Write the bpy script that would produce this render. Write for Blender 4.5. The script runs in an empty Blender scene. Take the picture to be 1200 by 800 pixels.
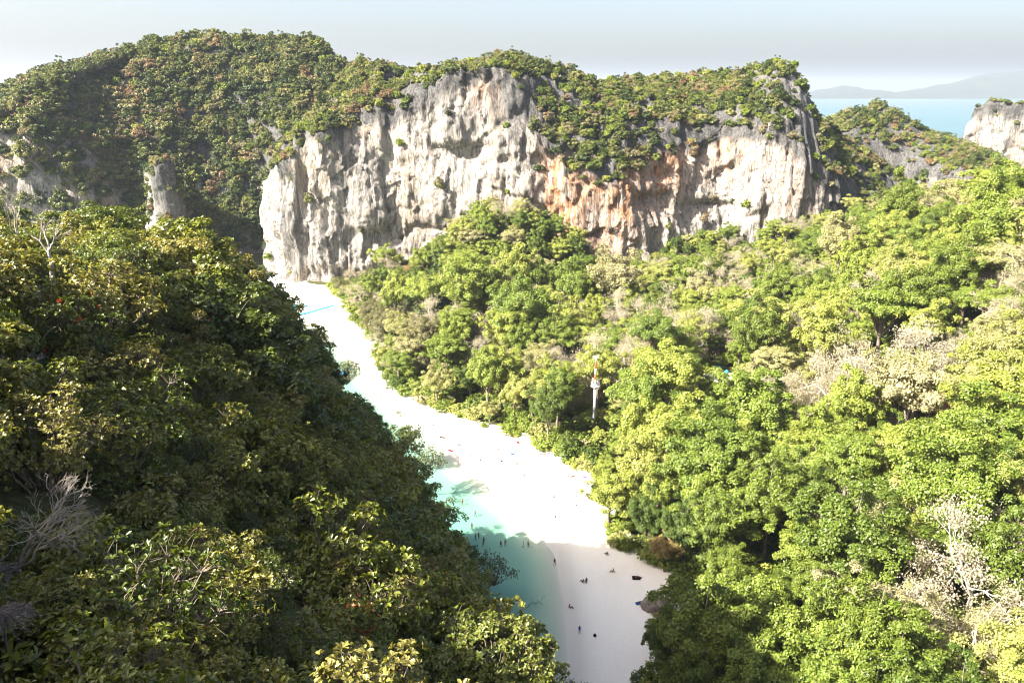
import bpy, bmesh, math, random
import numpy as np
from mathutils import Vector, Matrix

# ------------------------------------------------------------------ camera, sky, sun, exposure
sc = bpy.context.scene
COL = sc.collection
R = math.radians
F_PX = 933.0                       # focal length in pixels of the 1200 px wide photograph
CAM_Z = 95.0
PITCH = R(17.4)
SUN_EL, SUN_BEHIND = R(40.5), R(26.0)      # sun stands to the left and a little behind the viewpoint

cd = bpy.data.cameras.new('camera')
cd.sensor_width = 36.0
cd.lens = 36.0 * F_PX / 1200.0
cd.clip_start = 0.2
cd.clip_end = 60000.0
cam = bpy.data.objects.new('camera', cd)
COL.objects.link(cam)
cam.location = (0, 0, CAM_Z)
cam.rotation_euler = (math.pi / 2 - PITCH, 0, 0)
sc.camera = cam

SUN_DIR = Vector((-math.cos(SUN_EL) * math.cos(SUN_BEHIND), -math.cos(SUN_EL) * math.sin(SUN_BEHIND), math.sin(SUN_EL)))
world = bpy.data.worlds.new('World')
sc.world = world
world.use_nodes = True
wn = world.node_tree
bg = wn.nodes['Background']
sky = wn.nodes.new('ShaderNodeTexSky')
sky.sky_type = 'NISHITA'
sky.sun_disc = False
sky.sun_elevation = SUN_EL
sky.sun_rotation = math.atan2(SUN_DIR.x, SUN_DIR.y)
sky.air_density = 0.85
sky.dust_density = 4.5
sky.ozone_density = 0.0
wn.links.new(sky.outputs[0], bg.inputs[0])
bg.inputs[1].default_value = 0.059
sd_ = bpy.data.lights.new('sun', 'SUN')
sd_.energy = 5.0
sd_.angle = R(0.5)
sd_.color = (1.0, 0.95, 0.86)
sun = bpy.data.objects.new('sun', sd_)
COL.objects.link(sun)
sun.rotation_euler = SUN_DIR.to_track_quat('Z', 'Y').to_euler()
sun.location = (0, 0, 400)
vs = sc.view_settings
vs.view_transform = 'Standard'
vs.look = 'None'
vs.gamma = 1.0
vs.use_curve_mapping = False
vs.exposure = 2.5
cy = sc.cycles
cy.max_bounces = 6
cy.diffuse_bounces = 2
cy.glossy_bounces = 2
cy.transmission_bounces = 3
cy.transparent_max_bounces = 8
cy.volume_bounces = 0
cy.caustics_reflective = False
cy.caustics_refractive = False
cy.use_denoising = True
cy.sample_clamp_indirect = 6.0
cy.filter_width = 1.05
HAZE = True

# ------------------------------------------------------------------ helpers
rng = np.random.default_rng(11)
random.seed(5)
CP, SP = math.cos(PITCH), math.sin(PITCH)

def ray(px, py):
    u = (px - 600.0) / F_PX
    v = (400.0 - py) / F_PX
    return np.array([u, CP + v * SP, -SP + v * CP])

def on_plane(px, py, z=0.0):              # where a pixel's ray meets the level z
    d = ray(px, py)
    t = (z - CAM_Z) / d[2]
    return np.array([d[0] * t, d[1] * t, z])

def at_y(px, py, y):                      # where a pixel's ray is y metres ahead
    d = ray(px, py)
    t = y / d[1]
    return np.array([d[0] * t, y, CAM_Z + d[2] * t])

def project(P):
    P = np.asarray(P, float)
    x, y, z = P[..., 0], P[..., 1], P[..., 2] - CAM_Z
    dep = y * CP - z * SP
    up = y * SP + z * CP
    dep_s = np.where(np.abs(dep) < 1e-3, 1e-3, dep)
    return 600 + F_PX * x / dep_s, 400 - F_PX * up / dep_s, dep

_perm = np.random.default_rng(3).permutation(256)
_perm = np.concatenate([_perm, _perm, _perm])
_g3 = np.random.default_rng(4).normal(size=(256, 3))
_g3 /= np.linalg.norm(_g3, axis=1)[:, None]

def perlin(p):
    p = np.asarray(p, float)
    i = np.floor(p).astype(int)
    f = p - i
    i &= 255
    w = f * f * f * (f * (f * 6 - 15) + 10)
    out = 0
    for dx in (0, 1):
        wx = w[:, 0] if dx else 1 - w[:, 0]
        for dy in (0, 1):
            wy = w[:, 1] if dy else 1 - w[:, 1]
            for dz in (0, 1):
                wz = w[:, 2] if dz else 1 - w[:, 2]
                h = _perm[_perm[_perm[(i[:, 0] + dx) & 255] + ((i[:, 1] + dy) & 255)] + ((i[:, 2] + dz) & 255)]
                g = _g3[h]
                d = g[:, 0] * (f[:, 0] - dx) + g[:, 1] * (f[:, 1] - dy) + g[:, 2] * (f[:, 2] - dz)
                out = out + wx * wy * wz * d
    return out * 1.6

def fbm(p, oct=4, gain=0.5):
    a, s = 1.0, 0
    p = np.asarray(p, float)
    for k in range(oct):
        s = s + a * perlin(p * (2.03 ** k) + 17.3 * k)
        a *= gain
    return s

def ridged(p, oct=3):
    a, s = 1.0, 0
    p = np.asarray(p, float)
    for k in range(oct):
        s = s + a * (1 - 2 * np.abs(perlin(p * (2.1 ** k) + 9.1 * k)))
        a *= 0.5
    return s

def sstep(a, b, x):
    t = np.clip((np.asarray(x, float) - a) / (b - a), 0, 1)
    return t * t * (3 - 2 * t)

def mesh_np(name, V, faces, mats=(), smooth=False, attrs=None, midx=None):
    """V (n,3); faces: list of (m,k) int arrays"""
    me = bpy.data.meshes.new(name)
    V = np.asarray(V, np.float32)
    if not isinstance(faces, (list, tuple)):
        faces = [faces]
    faces = [np.asarray(f, np.int32) for f in faces if len(f)]
    me.vertices.add(len(V))
    me.vertices.foreach_set('co', V.ravel())
    nl = sum(f.size for f in faces)
    npoly = sum(len(f) for f in faces)
    me.loops.add(nl)
    me.loops.foreach_set('vertex_index', np.concatenate([f.ravel() for f in faces]))
    me.polygons.add(npoly)
    tot = np.concatenate([np.full(len(f), f.shape[1], np.int32) for f in faces])
    st = np.concatenate([[0], np.cumsum(tot)[:-1]]).astype(np.int32)
    me.polygons.foreach_set('loop_start', st)
    me.polygons.foreach_set('loop_total', tot)
    if midx is not None:
        me.polygons.foreach_set('material_index', np.asarray(midx, np.int32))
    if smooth:
        me.polygons.foreach_set('use_smooth', np.ones(npoly, bool))
    for k, a in (attrs or {}).items():
        at = me.attributes.new(k, 'FLOAT', 'POINT')
        at.data.foreach_set('value', np.asarray(a, np.float32))
    for m in mats:
        me.materials.append(m)
    me.update(calc_edges=True)
    return me

def obj(name, me, parent=None, loc=None):
    o = bpy.data.objects.new(name, me)
    COL.objects.link(o)
    if parent is not None:
        o.parent = parent
    if loc is not None:
        o.location = loc
    return o

def tag(o, label=None, cat=None, group=None, kind=None):
    if label: o['label'] = label
    if cat: o['category'] = cat
    if group: o['group'] = group
    if kind: o['kind'] = kind
    return o

def grid_faces(nu, nv):
    a = np.arange(nu * nv).reshape(nu, nv)
    return np.stack([a[:-1, :-1].ravel(), a[1:, :-1].ravel(), a[1:, 1:].ravel(), a[:-1, 1:].ravel()], 1)

class Soup:
    """collects vertices and faces for one mesh"""
    def __init__(self):
        self.v, self.f, self.n = [], {3: [], 4: []}, 0
    def add(self, V, F):
        V = np.asarray(V, float).reshape(-1, 3)
        F = np.asarray(F, int)
        self.f[F.shape[1]].append(F + self.n)
        self.v.append(V)
        self.n += len(V)
    def tube(self, pts, rad, n=5):
        pts = np.asarray(pts, float)
        rad = np.asarray(rad, float)
        m = len(pts)
        tg = np.gradient(pts, axis=0)
        tg /= np.linalg.norm(tg, axis=1)[:, None] + 1e-9
        ref = np.array([0.31, 0.87, 0.12])
        a = np.cross(tg, ref)
        a /= np.linalg.norm(a, axis=1)[:, None] + 1e-9
        b = np.cross(tg, a)
        th = np.arange(n) / n * 2 * math.pi
        ring = pts[:, None] + rad[:, None, None] * (np.cos(th)[None, :, None] * a[:, None] + np.sin(th)[None, :, None] * b[:, None])
        i = np.arange(m * n).reshape(m, n)
        j = np.roll(i, -1, axis=1)
        F = np.stack([i[:-1].ravel(), j[:-1].ravel(), j[1:].ravel(), i[1:].ravel()], 1)
        self.add(ring.reshape(-1, 3), F)
        c = len(ring) * n
    def box(self, c, s, rot=0.0):
        c = np.asarray(c, float); s = np.asarray(s, float) / 2
        P = np.array([[x, y, z] for z in (-1, 1) for y in (-1, 1) for x in (-1, 1)], float) * s
        co, si = math.cos(rot), math.sin(rot)
        P = np.stack([P[:, 0] * co - P[:, 1] * si, P[:, 0] * si + P[:, 1] * co, P[:, 2]], 1) + c
        self.add(P, [[0, 2, 3, 1], [4, 5, 7, 6], [0, 1, 5, 4], [2, 6, 7, 3], [0, 4, 6, 2], [1, 3, 7, 5]])
    def lathe(self, prof, n=10, c=(0, 0, 0)):
        prof = np.asarray(prof, float)
        th = np.arange(n) / n * 2 * math.pi
        ring = np.stack([prof[:, 0][:, None] * np.cos(th), prof[:, 0][:, None] * np.sin(th), np.repeat(prof[:, 1][:, None], n, 1)], 2) + np.asarray(c, float)
        m = len(prof)
        i = np.arange(m * n).reshape(m, n)
        j = np.roll(i, -1, axis=1)
        self.add(ring.reshape(-1, 3), np.stack([i[:-1].ravel(), j[:-1].ravel(), j[1:].ravel(), i[1:].ravel()], 1))
    def mesh(self, name, mats=(), smooth=False):
        V = np.concatenate(self.v)
        fs = [np.concatenate(x) for x in self.f.values() if x]
        return mesh_np(name, V, fs, mats, smooth)

# ------------------------------------------------------------------ materials
def new_mat(name):
    m = bpy.data.materials.new(name)
    m.use_nodes = True
    nt = m.node_tree
    for n in list(nt.nodes):
        nt.nodes.remove(n)
    out = nt.nodes.new('ShaderNodeOutputMaterial')
    return m, nt, out

def N(nt, kind, **kw):
    n = nt.nodes.new(kind)
    ins = kw.pop('ins', {})
    for k, v in kw.items():
        setattr(n, k, v)
    for k, v in ins.items():
        if hasattr(v, 'node'):
            nt.links.new(v, n.inputs[k])
        else:
            n.inputs[k].default_value = v
    return n

def ramp(nt, fac, stops, interp='LINEAR'):
    n = nt.nodes.new('ShaderNodeValToRGB')
    n.color_ramp.interpolation = interp
    e = n.color_ramp.elements
    while len(e) < len(stops):
        e.new(0.5)
    for k, (p, c) in enumerate(stops):
        e[k].position = p
        e[k].color = (*c, 1) if len(c) == 3 else c
    nt.links.new(fac, n.inputs[0])
    return n.outputs[0]

def mixc(nt, fac, a, b, mode='MIX'):
    n = nt.nodes.new('ShaderNodeMix')
    n.data_type = 'RGBA'
    n.blend_type = mode
    for i, v in ((0, fac), (6, a), (7, b)):
        if hasattr(v, 'node'):
            nt.links.new(v, n.inputs[i])
        else:
            n.inputs[i].default_value = v if i == 0 else ((*v, 1) if len(v) == 3 else v)
    return n.outputs[2]

def math_(nt, op, a, b=0.0, c=0.0, clamp=False):
    n = nt.nodes.new('ShaderNodeMath')
    n.operation = op
    n.use_clamp = clamp
    for i, v in enumerate((a, b, c)):
        if hasattr(v, 'node'):
            nt.links.new(v, n.inputs[i])
        else:
            n.inputs[i].default_value = v
    return n.outputs[0]

def noise_tex(nt, vec, scale, detail=4.0, rough=0.55, dist=0.0):
    n = N(nt, 'ShaderNodeTexNoise', ins={'Scale': scale, 'Detail': detail, 'Roughness': rough, 'Distortion': dist})
    if vec is not None:
        nt.links.new(vec, n.inputs['Vector'])
    return n.outputs[0]

def mapped(nt, scale=(1, 1, 1), loc=(0, 0, 0)):
    g = N(nt, 'ShaderNodeNewGeometry')
    m = N(nt, 'ShaderNodeMapping', ins={'Scale': scale, 'Location': loc})
    nt.links.new(g.outputs['Position'], m.inputs['Vector'])
    return m.outputs[0]

def leaf_mat(name, stops, transl=0.3, rough=0.45, spec=0.35, island=0.35, drift=0.0):
    """stops: colours across the trees of this kind (one random value per tree), leaves vary around it"""
    m, nt, out = new_mat(name)
    oi = N(nt, 'ShaderNodeObjectInfo')
    geo = N(nt, 'ShaderNodeNewGeometry')
    ix = oi.outputs['Object Index']
    own = math_(nt, 'GREATER_THAN', ix, 0.5)
    pick = math_(nt, 'ADD', math_(nt, 'MULTIPLY', own, math_(nt, 'DIVIDE', ix, 100.0)), math_(nt, 'MULTIPLY', math_(nt, 'SUBTRACT', 1.0, own), oi.outputs['Random']))
    if drift:
        pn = noise_tex(nt, mapped(nt), 0.028, 4, 0.6)
        pick = math_(nt, 'ADD', pick, math_(nt, 'MULTIPLY_ADD', pn, 2 * drift, -drift), 0.0, True)
    base = ramp(nt, pick, stops)
    rp = geo.outputs['Random Per Island']
    val = math_(nt, 'MULTIPLY_ADD', rp, 2 * island, 1 - island)
    r2 = math_(nt, 'FRACT', math_(nt, 'MULTIPLY', rp, 37.7))
    hue = math_(nt, 'MULTIPLY_ADD', r2, 0.032, 0.484)
    hs = N(nt, 'ShaderNodeHueSaturation', ins={'Hue': hue, 'Saturation': 1.0, 'Value': val, 'Color': base})
    col = hs.outputs[0]
    pr = N(nt, 'ShaderNodeBsdfPrincipled', ins={'Base Color': col, 'Roughness': rough, 'Specular IOR Level': spec})
    tcol = mixc(nt, 1.0, col, (1.25, 1.2, 0.5), 'MULTIPLY')
    tr = N(nt, 'ShaderNodeBsdfTranslucent', ins={'Color': tcol})
    mx = N(nt, 'ShaderNodeMixShader', ins={0: transl, 1: pr.outputs[0], 2: tr.outputs[0]})
    nt.links.new(mx.outputs[0], out.inputs[0])
    return m

def plain_mat(name, col, rough=0.7, spec=0.3, var=0.25, scale=3.0, bump=0.0):
    m, nt, out = new_mat(name)
    tc = N(nt, 'ShaderNodeTexCoord')
    nz = noise_tex(nt, tc.outputs['Object'], scale, 5)
    dark = tuple(c * (1 - var) for c in col)
    lite = tuple(min(1, c * (1 + var)) for c in col)
    c = ramp(nt, nz, [(0.3, dark), (0.7, lite)])
    pr = N(nt, 'ShaderNodeBsdfPrincipled', ins={'Base Color': c, 'Roughness': rough, 'Specular IOR Level': spec})
    if bump:
        b = N(nt, 'ShaderNodeBump', ins={'Strength': bump, 'Distance': 0.05, 'Height': nz})
        nt.links.new(b.outputs[0], pr.inputs['Normal'])
    nt.links.new(pr.outputs[0], out.inputs[0])
    return m

def rock_mat(name, pale=(0.285, 0.255, 0.222), grey=(0.085, 0.081, 0.077), bump=0.9):
    m, nt, out = new_mat(name)
    p1 = mapped(nt)
    pv = mapped(nt, (1, 1, 0.10))
    pv2 = mapped(nt, (1, 1, 0.05), (31, 7, 3))
    n_big = noise_tex(nt, mapped(nt, (1, 1, 0.5)), 0.045, 4, 0.6)
    n_st = noise_tex(nt, pv, 0.30, 6, 0.62, 0.6)
    n_st2 = noise_tex(nt, pv2, 0.85, 5, 0.6, 0.3)
    n_f = noise_tex(nt, p1, 0.9, 8, 0.65)
    at = N(nt, 'ShaderNodeAttribute', attribute_name='karst')
    ao = N(nt, 'ShaderNodeAttribute', attribute_name='stain')
    ad = N(nt, 'ShaderNodeAttribute', attribute_name='dark')
    # cream to buff patches
    c = ramp(nt, n_big, [(0.35, pale), (0.5, tuple(x * 1.1 for x in pale)), (0.66, (pale[0] * 0.9, pale[1] * 0.82, pale[2] * 0.72))])
    # orange iron stains, running down
    of = math_(nt, 'MULTIPLY', ao.outputs['Fac'], ramp(nt, n_st, [(0.38, (0, 0, 0)), (0.58, (1, 1, 1))]))
    c = mixc(nt, of, c, (0.36, 0.165, 0.07))
    # faint buff streaks everywhere
    c = mixc(nt, ramp(nt, n_st2, [(0.58, (0, 0, 0)), (0.74, (0.5, 0.5, 0.5))]), c, (0.26, 0.19, 0.135))
    # grey water streaks
    gf = ramp(nt, math_(nt, 'ADD', n_st, math_(nt, 'MULTIPLY', ad.outputs['Fac'], 0.35)), [(0.56, (0, 0, 0)), (0.70, (0.85, 0.85, 0.85))])
    c = mixc(nt, gf, c, (0.075, 0.073, 0.07))
    # weathered karst at the top and on exposed edges
    kf = math_(nt, 'ADD', at.outputs['Fac'], math_(nt, 'MULTIPLY_ADD', n_f, 0.8, -0.4))
    kf = ramp(nt, kf, [(0.35, (0, 0, 0)), (0.75, (1, 1, 1))])
    gcol = ramp(nt, n_f, [(0.3, tuple(x * 0.45 for x in grey)), (0.55, grey), (0.75, tuple(x * 1.5 for x in grey))])
    c = mixc(nt, kf, c, gcol)
    # dark cracks following the flow of the rock
    n_c = noise_tex(nt, mapped(nt, (1, 1, 0.16), (5, 2, 9)), 0.22, 5, 0.6, 1.2)
    cf = ramp(nt, n_c, [(0.478, (0, 0, 0)), (0.497, (0.75, 0.75, 0.75)), (0.516, (0, 0, 0))])
    c = mixc(nt, cf, c, (0.06, 0.056, 0.052))
    # short dark runs and pits, and broad grey washes
    n_w = noise_tex(nt, mapped(nt, (1, 1, 0.3), (14, 3, 2)), 0.035, 4, 0.6, 0.5)
    c = mixc(nt, ramp(nt, n_w, [(0.50, (0, 0, 0)), (0.66, (0.6, 0.6, 0.6))]), c, (0.135, 0.128, 0.12))
    n_d = noise_tex(nt, mapped(nt, (1, 1, 0.22), (2, 8, 1)), 0.6, 6, 0.68, 1.2)
    c = mixc(nt, ramp(nt, n_d, [(0.58, (0, 0, 0)), (0.67, (0.85, 0.85, 0.85))]), c, (0.055, 0.052, 0.05))
    # fine mottling
    c = mixc(nt, 0.55, c, ramp(nt, n_f, [(0.3, (0.55, 0.53, 0.5)), (0.62, (1, 1, 1))]), 'MULTIPLY')
    pr = N(nt, 'ShaderNodeBsdfPrincipled', ins={'Base Color': c, 'Roughness': 0.9, 'Specular IOR Level': 0.15})
    hh = math_(nt, 'ADD', noise_tex(nt, mapped(nt, (1, 1, 0.4)), 0.8, 8, 0.7), math_(nt, 'MULTIPLY', n_st2, 0.4))
    hh = math_(nt, 'SUBTRACT', hh, math_(nt, 'MULTIPLY', cf, 0.5))
    b = N(nt, 'ShaderNodeBump', ins={'Strength': bump, 'Distance': 1.0, 'Height': hh})
    nt.links.new(b.outputs[0], pr.inputs['Normal'])
    nt.links.new(pr.outputs[0], out.inputs[0])
    return m

ROCK = rock_mat('limestone')
ROCK_GREY = rock_mat('grey_limestone', pale=(0.26, 0.238, 0.212), grey=(0.085, 0.082, 0.078))

# the ground: white coral sand near the shore, leaf litter and soil under the forest
def ground_mat():
    m, nt, out = new_mat('island_ground')
    a = N(nt, 'ShaderNodeAttribute', attribute_name='sand')
    n1 = noise_tex(nt, mapped(nt), 0.25, 6, 0.6)
    n2 = noise_tex(nt, mapped(nt), 2.2, 6, 0.7)
    n3 = noise_tex(nt, mapped(nt, (1, 1, 1), (9, 4, 0)), 0.06, 4, 0.6)
    f = math_(nt, 'ADD', a.outputs['Fac'], math_(nt, 'MULTIPLY_ADD', n1, 0.9, -0.45))
    f = ramp(nt, f, [(0.42, (0, 0, 0)), (0.58, (1, 1, 1))])
    soil = ramp(nt, n2, [(0.3, (0.028, 0.030, 0.012)), (0.6, (0.055, 0.055, 0.022)), (0.8, (0.10, 0.085, 0.05))])
    sand = ramp(nt, n2, [(0.25, (0.78, 0.73, 0.64)), (0.6, (0.86, 0.81, 0.715))])
    sand = mixc(nt, ramp(nt, n3, [(0.5, (0, 0, 0)), (0.7, (0.5, 0.5, 0.5))]), sand, (0.74, 0.67, 0.56))
    wet = N(nt, 'ShaderNodeAttribute', attribute_name='wet')
    sand = mixc(nt, wet.outputs['Fac'], sand, (0.60, 0.56, 0.48))
    c = mixc(nt, f, soil, sand)
    pr = N(nt, 'ShaderNodeBsdfPrincipled', ins={'Base Color': c, 'Roughness': 0.95, 'Specular IOR Level': 0.1})
    foot = noise_tex(nt, mapped(nt), 1.6, 3, 0.6)
    vor = N(nt, 'ShaderNodeTexVoronoi', ins={'Scale': 1.3})
    nt.links.new(mapped(nt), vor.inputs['Vector'])
    hh = math_(nt, 'ADD', foot, math_(nt, 'MULTIPLY', vor.outputs['Distance'], 0.5))
    b = N(nt, 'ShaderNodeBump', ins={'Strength': 0.35, 'Distance': 0.12, 'Height': hh})
    nt.links.new(b.outputs[0], pr.inputs['Normal'])
    nt.links.new(pr.outputs[0], out.inputs[0])
    return m

def sea_mat():
    m, nt, out = new_mat('sea_water')
    a = N(nt, 'ShaderNodeAttribute', attribute_name='depth')
    n1 = noise_tex(nt, mapped(nt), 0.35, 4, 0.6)
    n2 = noise_tex(nt, mapped(nt, (0.004, 0.0012, 1)), 1.0, 4, 0.6)
    d = a.outputs['Fac']
    # the water column: clear where thin, turquoise as it deepens
    tint = ramp(nt, math_(nt, 'DIVIDE', d, 4.0), [(0.0, (1, 1, 1)), (0.03, (0.80, 0.88, 0.80)), (0.11, (0.53, 0.74, 0.66)), (0.3, (0.45, 0.69, 0.63)), (1.0, (0.16, 0.44, 0.45))])
    body = math_(nt, 'SUBTRACT', 1.0, math_(nt, 'POWER', 2.718, math_(nt, 'MULTIPLY', d, -0.17)))
    deep = mixc(nt, n2, (0.040, 0.108, 0.122), (0.052, 0.126, 0.138))
    shallow = (0.13, 0.36, 0.31)
    bcol = mixc(nt, math_(nt, 'DIVIDE', d, 9.0, clamp=True), shallow, deep)
    tr = N(nt, 'ShaderNodeBsdfTransparent', ins={'Color': tint})
    df = N(nt, 'ShaderNodeBsdfDiffuse', ins={'Color': bcol})
    mx = N(nt, 'ShaderNodeMixShader', ins={0: body, 1: tr.outputs[0], 2: df.outputs[0]})
    bp = N(nt, 'ShaderNodeBump', ins={'Strength': 0.25, 'Distance': 0.15, 'Height': n1})
    gl = N(nt, 'ShaderNodeBsdfGlossy', ins={'Color': (0.9, 0.95, 1, 1), 'Roughness': 0.18, 'Normal': bp.outputs[0]})
    fr = N(nt, 'ShaderNodeFresnel', ins={'IOR': 1.33, 'Normal': bp.outputs[0]})
    ff = math_(nt, 'MULTIPLY', fr.outputs[0], 0.55)
    m2 = N(nt, 'ShaderNodeMixShader', ins={0: ff, 1: mx.outputs[0], 2: gl.outputs[0]})
    nt.links.new(m2.outputs[0], out.inputs[0])
    return m

# ------------------------------------------------------------------ terrain
# water's edge and the edge of the trees behind the beach: photo pixels carried onto the ground
shore_px = [(666, 900), (666, 790), (664, 740), (660, 695), (650, 650), (612, 600), (545, 548), (452, 466), (396, 400), (372, 378), (352, 362)]
SH = np.array([on_plane(*p, 0.0) for p in shore_px])
SH = np.vstack([SH, [[-125, 372, 0], [-190, 392, 0], [-420, 410, 0], [-900, 420, 0]]])
veg_px = [(780, 1000), (755, 860), (742, 800), (750, 750), (778, 712), (782, 690), (765, 668), (738, 648), (722, 640), (702, 600), (694, 560), (645, 535), (600, 508), (545, 492), (482, 466), (450, 440), (432, 400), (408, 366), (397, 352)]
VG = np.array([on_plane(*p, 2.0) for p in veg_px])
VG = np.vstack([VG, [[-92, 385, 2], [-110, 395, 2]]])

def shore_d(x, y):
    """signed distance to the shoreline, positive on land"""
    x = np.asarray(x, float); y = np.asarray(y, float)
    best = np.full(x.shape, 1e9)
    sgn = np.ones(x.shape)
    for a, b in zip(SH[:-1], SH[1:]):
        ex, ey = b[0] - a[0], b[1] - a[1]
        t = np.clip(((x - a[0]) * ex + (y - a[1]) * ey) / (ex * ex + ey * ey), 0, 1)
        dx, dy = x - a[0] - t * ex, y - a[1] - t * ey
        d = np.hypot(dx, dy)
        s = np.where(ex * dy - ey * dx > 0, -1.0, 1.0)
        up = d < best
        best = np.where(up, d, best)
        sgn = np.where(up, s, sgn)
    return best * sgn

def veg_x(y):
    return np.interp(y, VG[:, 1], VG[:, 0])

HILL = np.array([
    (-54, 85, 74), (-39, 104, 70), (-58, 92, 70), (-48, 76, 77), (-66, 104, 66), (-37, 115, 60), (-33, 113, 61), (-37, 125, 43), (-30, 122, 47), (-36, 135, 24), (-26, 132, 31), (-24, 141, 18), (-30, 147, 10), (-21, 152, 3), (-18, 160, -4), (-30, 158, -4),
    (-75, 120, 50), (-60, 112, 58), (-58, 128, 36), (-55, 140, 24), (-45, 142, 18), (-45, 155, 2), (-40, 168, -6), (-70, 150, 14), (-80, 170, -5), (-105, 150, 15), (-110, 120, 36),
    (-14, 148, -1), (-9, 138, -1), (-5, 120, 0), (0, 106, 1), (10, 96, 2), (-10, 165, -6), (0, 150, -6), (4, 125, -4),
    (0, 0, 92.6), (0, 7, 87), (-8, 10, 84.5), (6, 8, 85), (0, 30, 66), (8, 50, 42), (5, 75, 20), (-18, 60, 64), (-24, 40, 77), (-28, 52, 76), (-29, 68, 72), (-33, 40, 83),
    (-14, 92, 34), (-26, 105, 52), (-19, 125, 28), (-15, 30, 76), (-20, 18, 83), (-28, 85, 64), (-8, 70, 42),
    (-86, 98, 66), (-66, 66, 76), (-60, 56, 80), (-53, 47, 84), (-34, 58, 82), (-38, 74, 80), (-42, 90, 76), (-46, 30, 90), (-56, 25, 88), (-33, 16, 99.5), (-30, -4, 112), (-95, 70, 66), (-120, 60, 60), (-190, 60, 25), (-220, 130, -6), (-140, 180, -5),  # out-of-view heights beside the viewpoint are raised to shade the lower slope
    (0, -20, 95), (-45, -20, 106), (30, -10, 82), (40, 20, 50), (40, 50, 24), (28, 75, 8), (70, -20, 45), (70, 40, 8), (-70, 5, 100), (0, -80, 80), (90, 80, -4), (60, 90, -4),
    (30, 110, -8), (20, 150, -12), (0, 190, -14), (-20, 220, -14), (-60, 250, -14), (-150, 250, -14), (-260, 250, -14), (-300, 0, 0), (130, 0, 20), (150, 100, -8), (100, 200, -14), (0, 300, -16), (-300, -110, 0), (150, -110, 40)], float)

def _rbf_fit(C):
    P = C[:, :2]
    D = np.linalg.norm(P[:, None] - P[None], axis=2)
    n = len(C)
    A = np.zeros((n + 1, n + 1))
    A[:n, :n] = D
    A[:n, n] = A[n, :n] = 1
    return np.linalg.solve(A, np.append(C[:, 2], 0))
_hw = _rbf_fit(HILL)

def hill(x, y):
    x = np.asarray(x, float); y = np.asarray(y, float)
    s = np.full(x.shape, _hw[-1])
    for (cx, cy_, _), w in zip(HILL, _hw[:-1]):
        s = s + w * np.sqrt((x - cx) ** 2 + (y - cy_) ** 2 + 2.0)
    return np.where((y > 330) | (x < -320) | (x > 170), -20, s)

def ground_z(x, y, detail=True):
    x = np.asarray(x, float); y = np.asarray(y, float)
    d = shore_d(x, y)
    off = np.where(y > 300, 0.018, 0.06)
    z = np.where(d > 0, np.minimum(d * 0.075, 2.4), np.maximum(d * off, -9.0))
    inl = np.maximum(x - veg_x(y), 0)
    z = z + np.where(d > 0, 0.035 * np.minimum(inl, 140), 0)
    x0 = 80 + 0.1 * (y - 100)
    rt = 44 * sstep(0, 1, (x - x0) / 90) * (1 - 0.45 * sstep(260, 380, y)) * (1 - sstep(420, 600, y)) * sstep(-60, 60, y + 30)
    z = z + rt
    z = z + 27 * np.exp(-((x + 2) / 30) ** 2 - ((y - 378) / 22) ** 2)
    z = z + 11 * np.exp(-((x - 92) / 17) ** 2 - ((y - 402) / 20) ** 2) + 8 * np.exp(-((x - 140) / 16) ** 2 - ((y - 405) / 20) ** 2)
    z = z + 6 * sstep(-92, -60, x) * sstep(340, 400, y) * (1 - sstep(420, 520, y))
    far = sstep(620, 800, np.hypot(x - 60, (y - 250) * 1.0))
    z = z * (1 - far) - 12 * far
    h = hill(x, y)
    k = 3.0
    m = np.maximum(z, h)
    z = m + k * np.log(np.exp((z - m) / k) + np.exp((h - m) / k)) * np.where((h > z - 8), 1, 0) * sstep(-4, 4, h)
    if detail:
        P = np.stack([x.ravel() / 14, y.ravel() / 14, np.zeros(x.size)], 1)
        r = fbm(P, 3).reshape(x.shape)
        amp = np.clip((z - 3.5) / 12, 0, 1) * 1.6
        z = z + r * amp
    return z

def spaced(lo, hi, fine_lo, fine_hi, fine, coarse):
    return np.concatenate([np.arange(lo, fine_lo, coarse), np.arange(fine_lo, fine_hi, fine), np.arange(fine_hi, hi + coarse, coarse)])

gx = spaced(-900, 900, -140, 110, 1.6, 9)
gy = spaced(-140, 900, 0, 400, 1.6, 9)
X, Y = np.meshgrid(gx, gy, indexing='ij')
Z = ground_z(X, Y)
dS = shore_d(X, Y)
hl = hill(X, Y)
inl = X - veg_x(Y)
sand = np.where((Y < 415) & (Y > 60), 1 - sstep(1.5, 8.0, inl), 0.0)
sand = np.where((dS < 0), 1.0, sand)
sand = sand * (1 - sstep(2.2, 4.5, hl))
sand = np.where((hl < 0) & (dS < 1), 1.0, sand)
# the swept clearing with the stores, deep in the trees
CLEAR = on_plane(838, 446, 5.0)
sand = np.maximum(sand, 0.85 * np.exp(-(((X - CLEAR[0]) / 7) ** 2 + ((Y - CLEAR[1]) / 8) ** 2) ** 2))
wet = np.exp(-((dS - 1.0) / 3.0) ** 2)
me = mesh_np('ground', np.stack([X, Y, Z], 2).reshape(-1, 3), grid_faces(len(gx), len(gy)), [ground_mat()], True,
             {'sand': sand.ravel(), 'wet': wet.ravel()})
tag(obj('ground', me), 'white sand beach and forest soil of the island', None, None, 'structure')

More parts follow.
